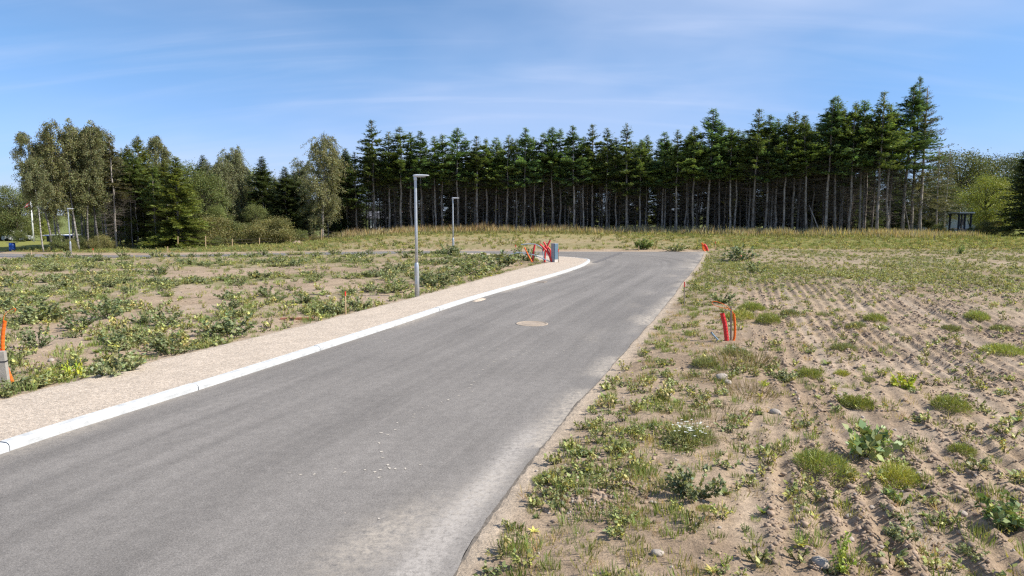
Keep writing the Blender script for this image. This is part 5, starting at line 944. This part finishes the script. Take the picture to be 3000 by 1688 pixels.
# verge grass along the asphalt
x, y = pick(21000, -2, 16, 2.6, 51, 1.4); e = eddist(x, y); w_ = 1.1 * sm(.18, .4, e) * sm(2.2, .6, e) * (.25 + 1.1 * sm(.38, .6, fbm(x * .9, y * .9, 111))) * (1 - .4 * sm(20, 40, y)) + .22 * (e > .3) * (e < 5); m = (g.random(len(x)) < w_) & (e > .15); cover("verge_grass", "short grass along the asphalt's right edge", TUFT, np.column_stack([x[m], y[m]]), .4, 1.15, 'grass', [.33, .27, .2, .2])
# grass along the gravel path and in the left field
x, y = pick(40000, -50, 4, 8, 51, .9); dd_ = sdist(x, y, GRAVP); d2_ = sdist(x, y, ROADP); lf = (dd_ > .05) & (d2_ > .2) & (eddist(x, y) < 0); w_ = .8 * sm(.9, .1, dd_) * sm(.36, .55, fbm(x * .5, y * .5, 113)) + .5 * veg_left(x, y) + .06; m = lf & (g.random(len(x)) < w_); cover("field_grass", "grass and small weeds on the left plot", TUFT[:3] + SMALLW, np.column_stack([x[m], y[m]]), .5, 1.5, 'weed', [.20, .17, .15, .15, .15, .12, .02, .02, .02])
# far field behind the cross road
x, y = pick(26000, -48, 52, 52.5, 84, .9); fy = np.interp(-x, [-15, 14, 75], [52.6, 54.3, 70.5]); m = (y > fy + .3) & (sdist(x, y, ROADP) > .4) & (g.random(len(x)) < .10 + .35 * sm(.42, .62, fbm(x * .22, y * .3, 115)) + .5 * sm(8, 24, x) + .6 * sm(-12, -22, x)); m &= y < yfront(x) + 1
cover("far_field_grass", "thin grass on the field between cross road and wood", TUFT[1:] + SMALLW[:3], np.column_stack([x[m], y[m]]), .8, 2.0, 'grass', [.28, .2, .3, .08, .07, .07])
# tall dry grass at the foot of the wood
def tall_grass(n, x0, x1, depth, h0, col, seed, off=-2.2, dens=.08):
    gg = np.random.default_rng(seed); x = gg.uniform(x0, x1, n); y = yfront(x) + off + gg.normal(0, depth, n) * .6 + 1.6 * (fbm(x * .15, y0 * 0 + x * .01, seed) - .5); k = gg.random(n) < dens + 1.1 * sm(.32, .6, fbm(x * .22, y * .4, seed + 1)); x, y = x[k], y[k]; m_ = len(x)
    z = H(x, y) - .03; d = np.stack([gg.normal(-.05, .22, m_), gg.normal(0, .22, m_), np.ones(m_)], 1); L = h0 * gg.uniform(.45, 1.2, m_) * (.55 + .85 * fbm(x * .35, y * .5, seed + 2)); return leaves(np.column_stack([x, y, z]), d, np.column_stack([gg.normal(0, 1, m_), gg.normal(0, 1, m_), gg.normal(0, .2, m_)]), L, gg.uniform(.03, .08, m_), np.clip(vary(col, m_, gg, .26, .1) * (.75 + .5 * fbm(x * .5, y * .5, seed + 3))[:, None], .02, .8), 0)
y0 = np.zeros(1)
tg = cat3([tall_grass(15000, -22, 44, 1.8, 1.0, (.50, .42, .24), 301), tall_grass(7000, -20, 8, 1.2, 1.15, (.42, .31, .17), 302, -1.4), tall_grass(10000, 8, 50, 2.2, .8, (.45, .38, .22), 303, -3.2), tall_grass(14000, -22, 52, 3.2, .5, (.27, .27, .11), 304, -4.8), tall_grass(2500, -46, -22, 1.0, .8, (.36, .29, .13), 305, -4.0, .0), tall_grass(3500, 40, 62, 3.0, .5, (.30, .29, .075), 306, -3.5)])
link("tall_dry_grass", new_mesh("tall_dry_grass", *tg), M['grass'], kind="stuff", label="tall golden dry grass along the foot of the wood", category="grass")

# ------------------------------------------------------------------ clods and pebbles
t_ = (1 + 5 ** .5) / 2; ico = unit(np.array([(-1, t_, 0), (1, t_, 0), (-1, -t_, 0), (1, -t_, 0), (0, -1, t_), (0, 1, t_), (0, -1, -t_), (0, 1, -t_), (t_, 0, -1), (t_, 0, 1), (-t_, 0, -1), (-t_, 0, 1)], float))
icf = np.array([(0, 11, 5), (0, 5, 1), (0, 1, 7), (0, 7, 10), (0, 10, 11), (1, 5, 9), (5, 11, 4), (11, 10, 2), (10, 7, 6), (7, 1, 8), (3, 9, 4), (3, 4, 2), (3, 2, 6), (3, 6, 8), (3, 8, 9), (4, 9, 5), (2, 4, 11), (6, 2, 10), (8, 6, 7), (9, 8, 1)])
def lumps(x, y, r, sq=.75, col=None, sink=.25):
    n = len(x); s_ = ico[None] * (1 + g.normal(0, .27, (n, 12, 1))) * (r[:, None, None] * np.stack([g.uniform(.75, 1.3, n), g.uniform(.75, 1.3, n), g.uniform(.55, 1.0, n) * sq / .75], 1)[:, None, :]); a = g.random(n) * 6.28
    X_ = s_[..., 0] * np.cos(a)[:, None] - s_[..., 1] * np.sin(a)[:, None]; Y_ = s_[..., 0] * np.sin(a)[:, None] + s_[..., 1] * np.cos(a)[:, None]; z = gz(x, y) + r * (.5 * sq - sink)
    V = np.stack([X_ + x[:, None], Y_ + y[:, None], s_[..., 2] + z[:, None]], 2).reshape(-1, 3); F = (icf[None] + (np.arange(n) * 12)[:, None, None]).reshape(-1, 3); return V, F, np.repeat(col if col is not None else (1 + g.normal(0, .13, (n, 1))) * np.ones((n, 3)), 12, 0)
x, y = pick(250000, -2, 30, 3.0, 30, 1.45); z4 = zones(x, y); e = eddist(x, y); n_f = x * FN[0] + y * FN[1] + .16 * fbm(x * .22, y * .22, 3); ph = 2 * np.abs((n_f / .25) % 1 - .5); m = (e > .5) & (g.random(len(x)) < (.10 + .9 * z4[3]) * (.12 + 1.2 * sm(.40, .66, fbm(x * .9, y * .7, 121))) * (.12 + 1.15 * sm(.35, .8, ph)) * (1 - .9 * ruts(x, y)) * .85); x, y = x[m], y[m]; r_ = np.clip(.0085 * (1 / (1 - g.random(len(x)) * .985)) ** .46, .006, .034) * (1 + .012 * y)
link("soil_clods", new_mesh("soil_clods", *lumps(x, y, r_)), M['clod'], kind="stuff", label="brown clods of ploughed soil on the right plot", category="soil")
x, y = pick(14000, -40, 4, 9, 48, 1.0); m = (sdist(x, y, GRAVP) > .15) & (sdist(x, y, ROADP) > .3) & (eddist(x, y) < 0) & (g.random(len(x)) < .15 + .8 * sm(.5, .7, fbm(x * .5, y * .5, 123))); x, y = x[m], y[m]
link("field_clods", new_mesh("field_clods", *lumps(x, y, np.clip(.016 / (1 - g.random(len(x)) * .95) ** .5, .012, .09))), M['clod'], kind="stuff", label="small clods strewn over the left plot", category="soil")
a_ = at(1470 * S, 1215 * S, .05); x = np.r_[g.normal(a_[0], .28, 150), g.uniform(-.2, 5, 240)]; y = np.r_[g.normal(a_[1] - .1, .4, 150), g.uniform(4, 15, 240)]; m = eddist(x, y) > .25; x, y = x[m], y[m]
link("white_pebbles", new_mesh("white_pebbles", *lumps(x, y, g.uniform(.010, .026, len(x)), col=(1.45 + g.normal(0, .2, (len(x), 1))) * np.array([1, 1.05, 1.1]))), M['stone'], kind="stuff", label="pale pebbles strewn along the verge", category="pebbles")
x = g.normal(a_[0] + .05, .26, 420); y = g.normal(a_[1] - .15, .36, 420); m = eddist(x, y) > .35; x, y = x[m], y[m]; link("pebble_heap", new_mesh("pebble_heap", *lumps(x, y, g.uniform(.015, .034, len(x)))), M['clod'], kind="stuff", label="patch of brown pebbly lumps beside the asphalt edge", category="pebbles")
for px, py, w, c_, lab in [(2554, 1500, 26, 1, "oval pale stone in the soil at the lower right"), (2402, 1686, 62, 1, "large flat pale stone at the bottom edge"), (2821, 1524, 34, 0, "dark big clod-like stone near the right edge"), (2487, 1530, 26, 0, "dark angular stone right of the furrows, low"), (2374, 1442, 24, 1, "flat pale stone below the largest flat tuft"), (2690, 1414, 22, 0, "dark stone right of the tall round tuft"), (2115, 1128, 46, 1, "large rounded stone in the dry grass"), (2130, 1140, 30, 1, "smaller stone resting against the large rounded one"), (2270, 1224, 38, 1, "flat stone in the middle of the ploughed soil"), (1925, 1645, 40, 1, "rounded stone near the bottom left of the soil"), (1572, 1372, 12, 0, "small brown stone lying on the asphalt edge"), (1010, 1492, 7, 1, "single white pebble lying on the asphalt"), (150, 1062, 24, 0, "dark stone left of the path-side bushes"), (435, 1016, 16, 1, "pale stone beside the second path-side bush"), (466, 1020, 22, 1, "larger pale stone at the foot of the second path-side bush"), (962, 872, 14, 1, "white stone in weeds near the red-tipped stake"), (1050, 760, 16, 1, "pale stone in the field left of the near lamp"), (255, 955, 8, 1, "small white stone on the bare left field")]:
    p = at(px, py, .04); r_ = w / 2 * p[1] / 2000; gg = np.random.default_rng(px); V = []; nlat = 9
    dirs = unit(gg.normal(0, 1, (70, 3))); 
    k = 12; V = []; F_ = []
    for i in range(1, 7):
        th = math.pi * i / 7
        for j in range(k): V.append((math.sin(th) * math.cos(2 * math.pi * j / k), math.sin(th) * math.sin(2 * math.pi * j / k), math.cos(th)))
    V = np.array(V + [(0, 0, 1), (0, 0, -1)]); nz = 1 + .22 * (fbm(V[:, 0] * 1.3 + px, V[:, 1] * 1.3 + V[:, 2], 5) - .5) * 2 + gg.normal(0, .03, len(V)); V = V * nz[:, None] * np.array([1, .75, .55]) * r_
    F_ = [(i * k + j, i * k + (j + 1) % k, (i + 1) * k + (j + 1) % k, (i + 1) * k + j) for i in range(5) for j in range(k)] + [(72, (j + 1) % k, j) for j in range(k)] + [(73, 60 + j, 60 + (j + 1) % k) for j in range(k)]
    on_road = px in (1010,); o = link("stone", new_mesh("stone", V, [q[::-1] for q in F_], None, True), M['stone'] if c_ else M['concrete'] if False else M['stone'], None, (p[0], p[1], (float(H(p[0], p[1])) if on_road else float(gz(p[0], p[1])[0])) + r_ * .22), label=lab, category="stone", group="single stones")
    o.rotation_euler = (0, 0, gg.random() * 6)
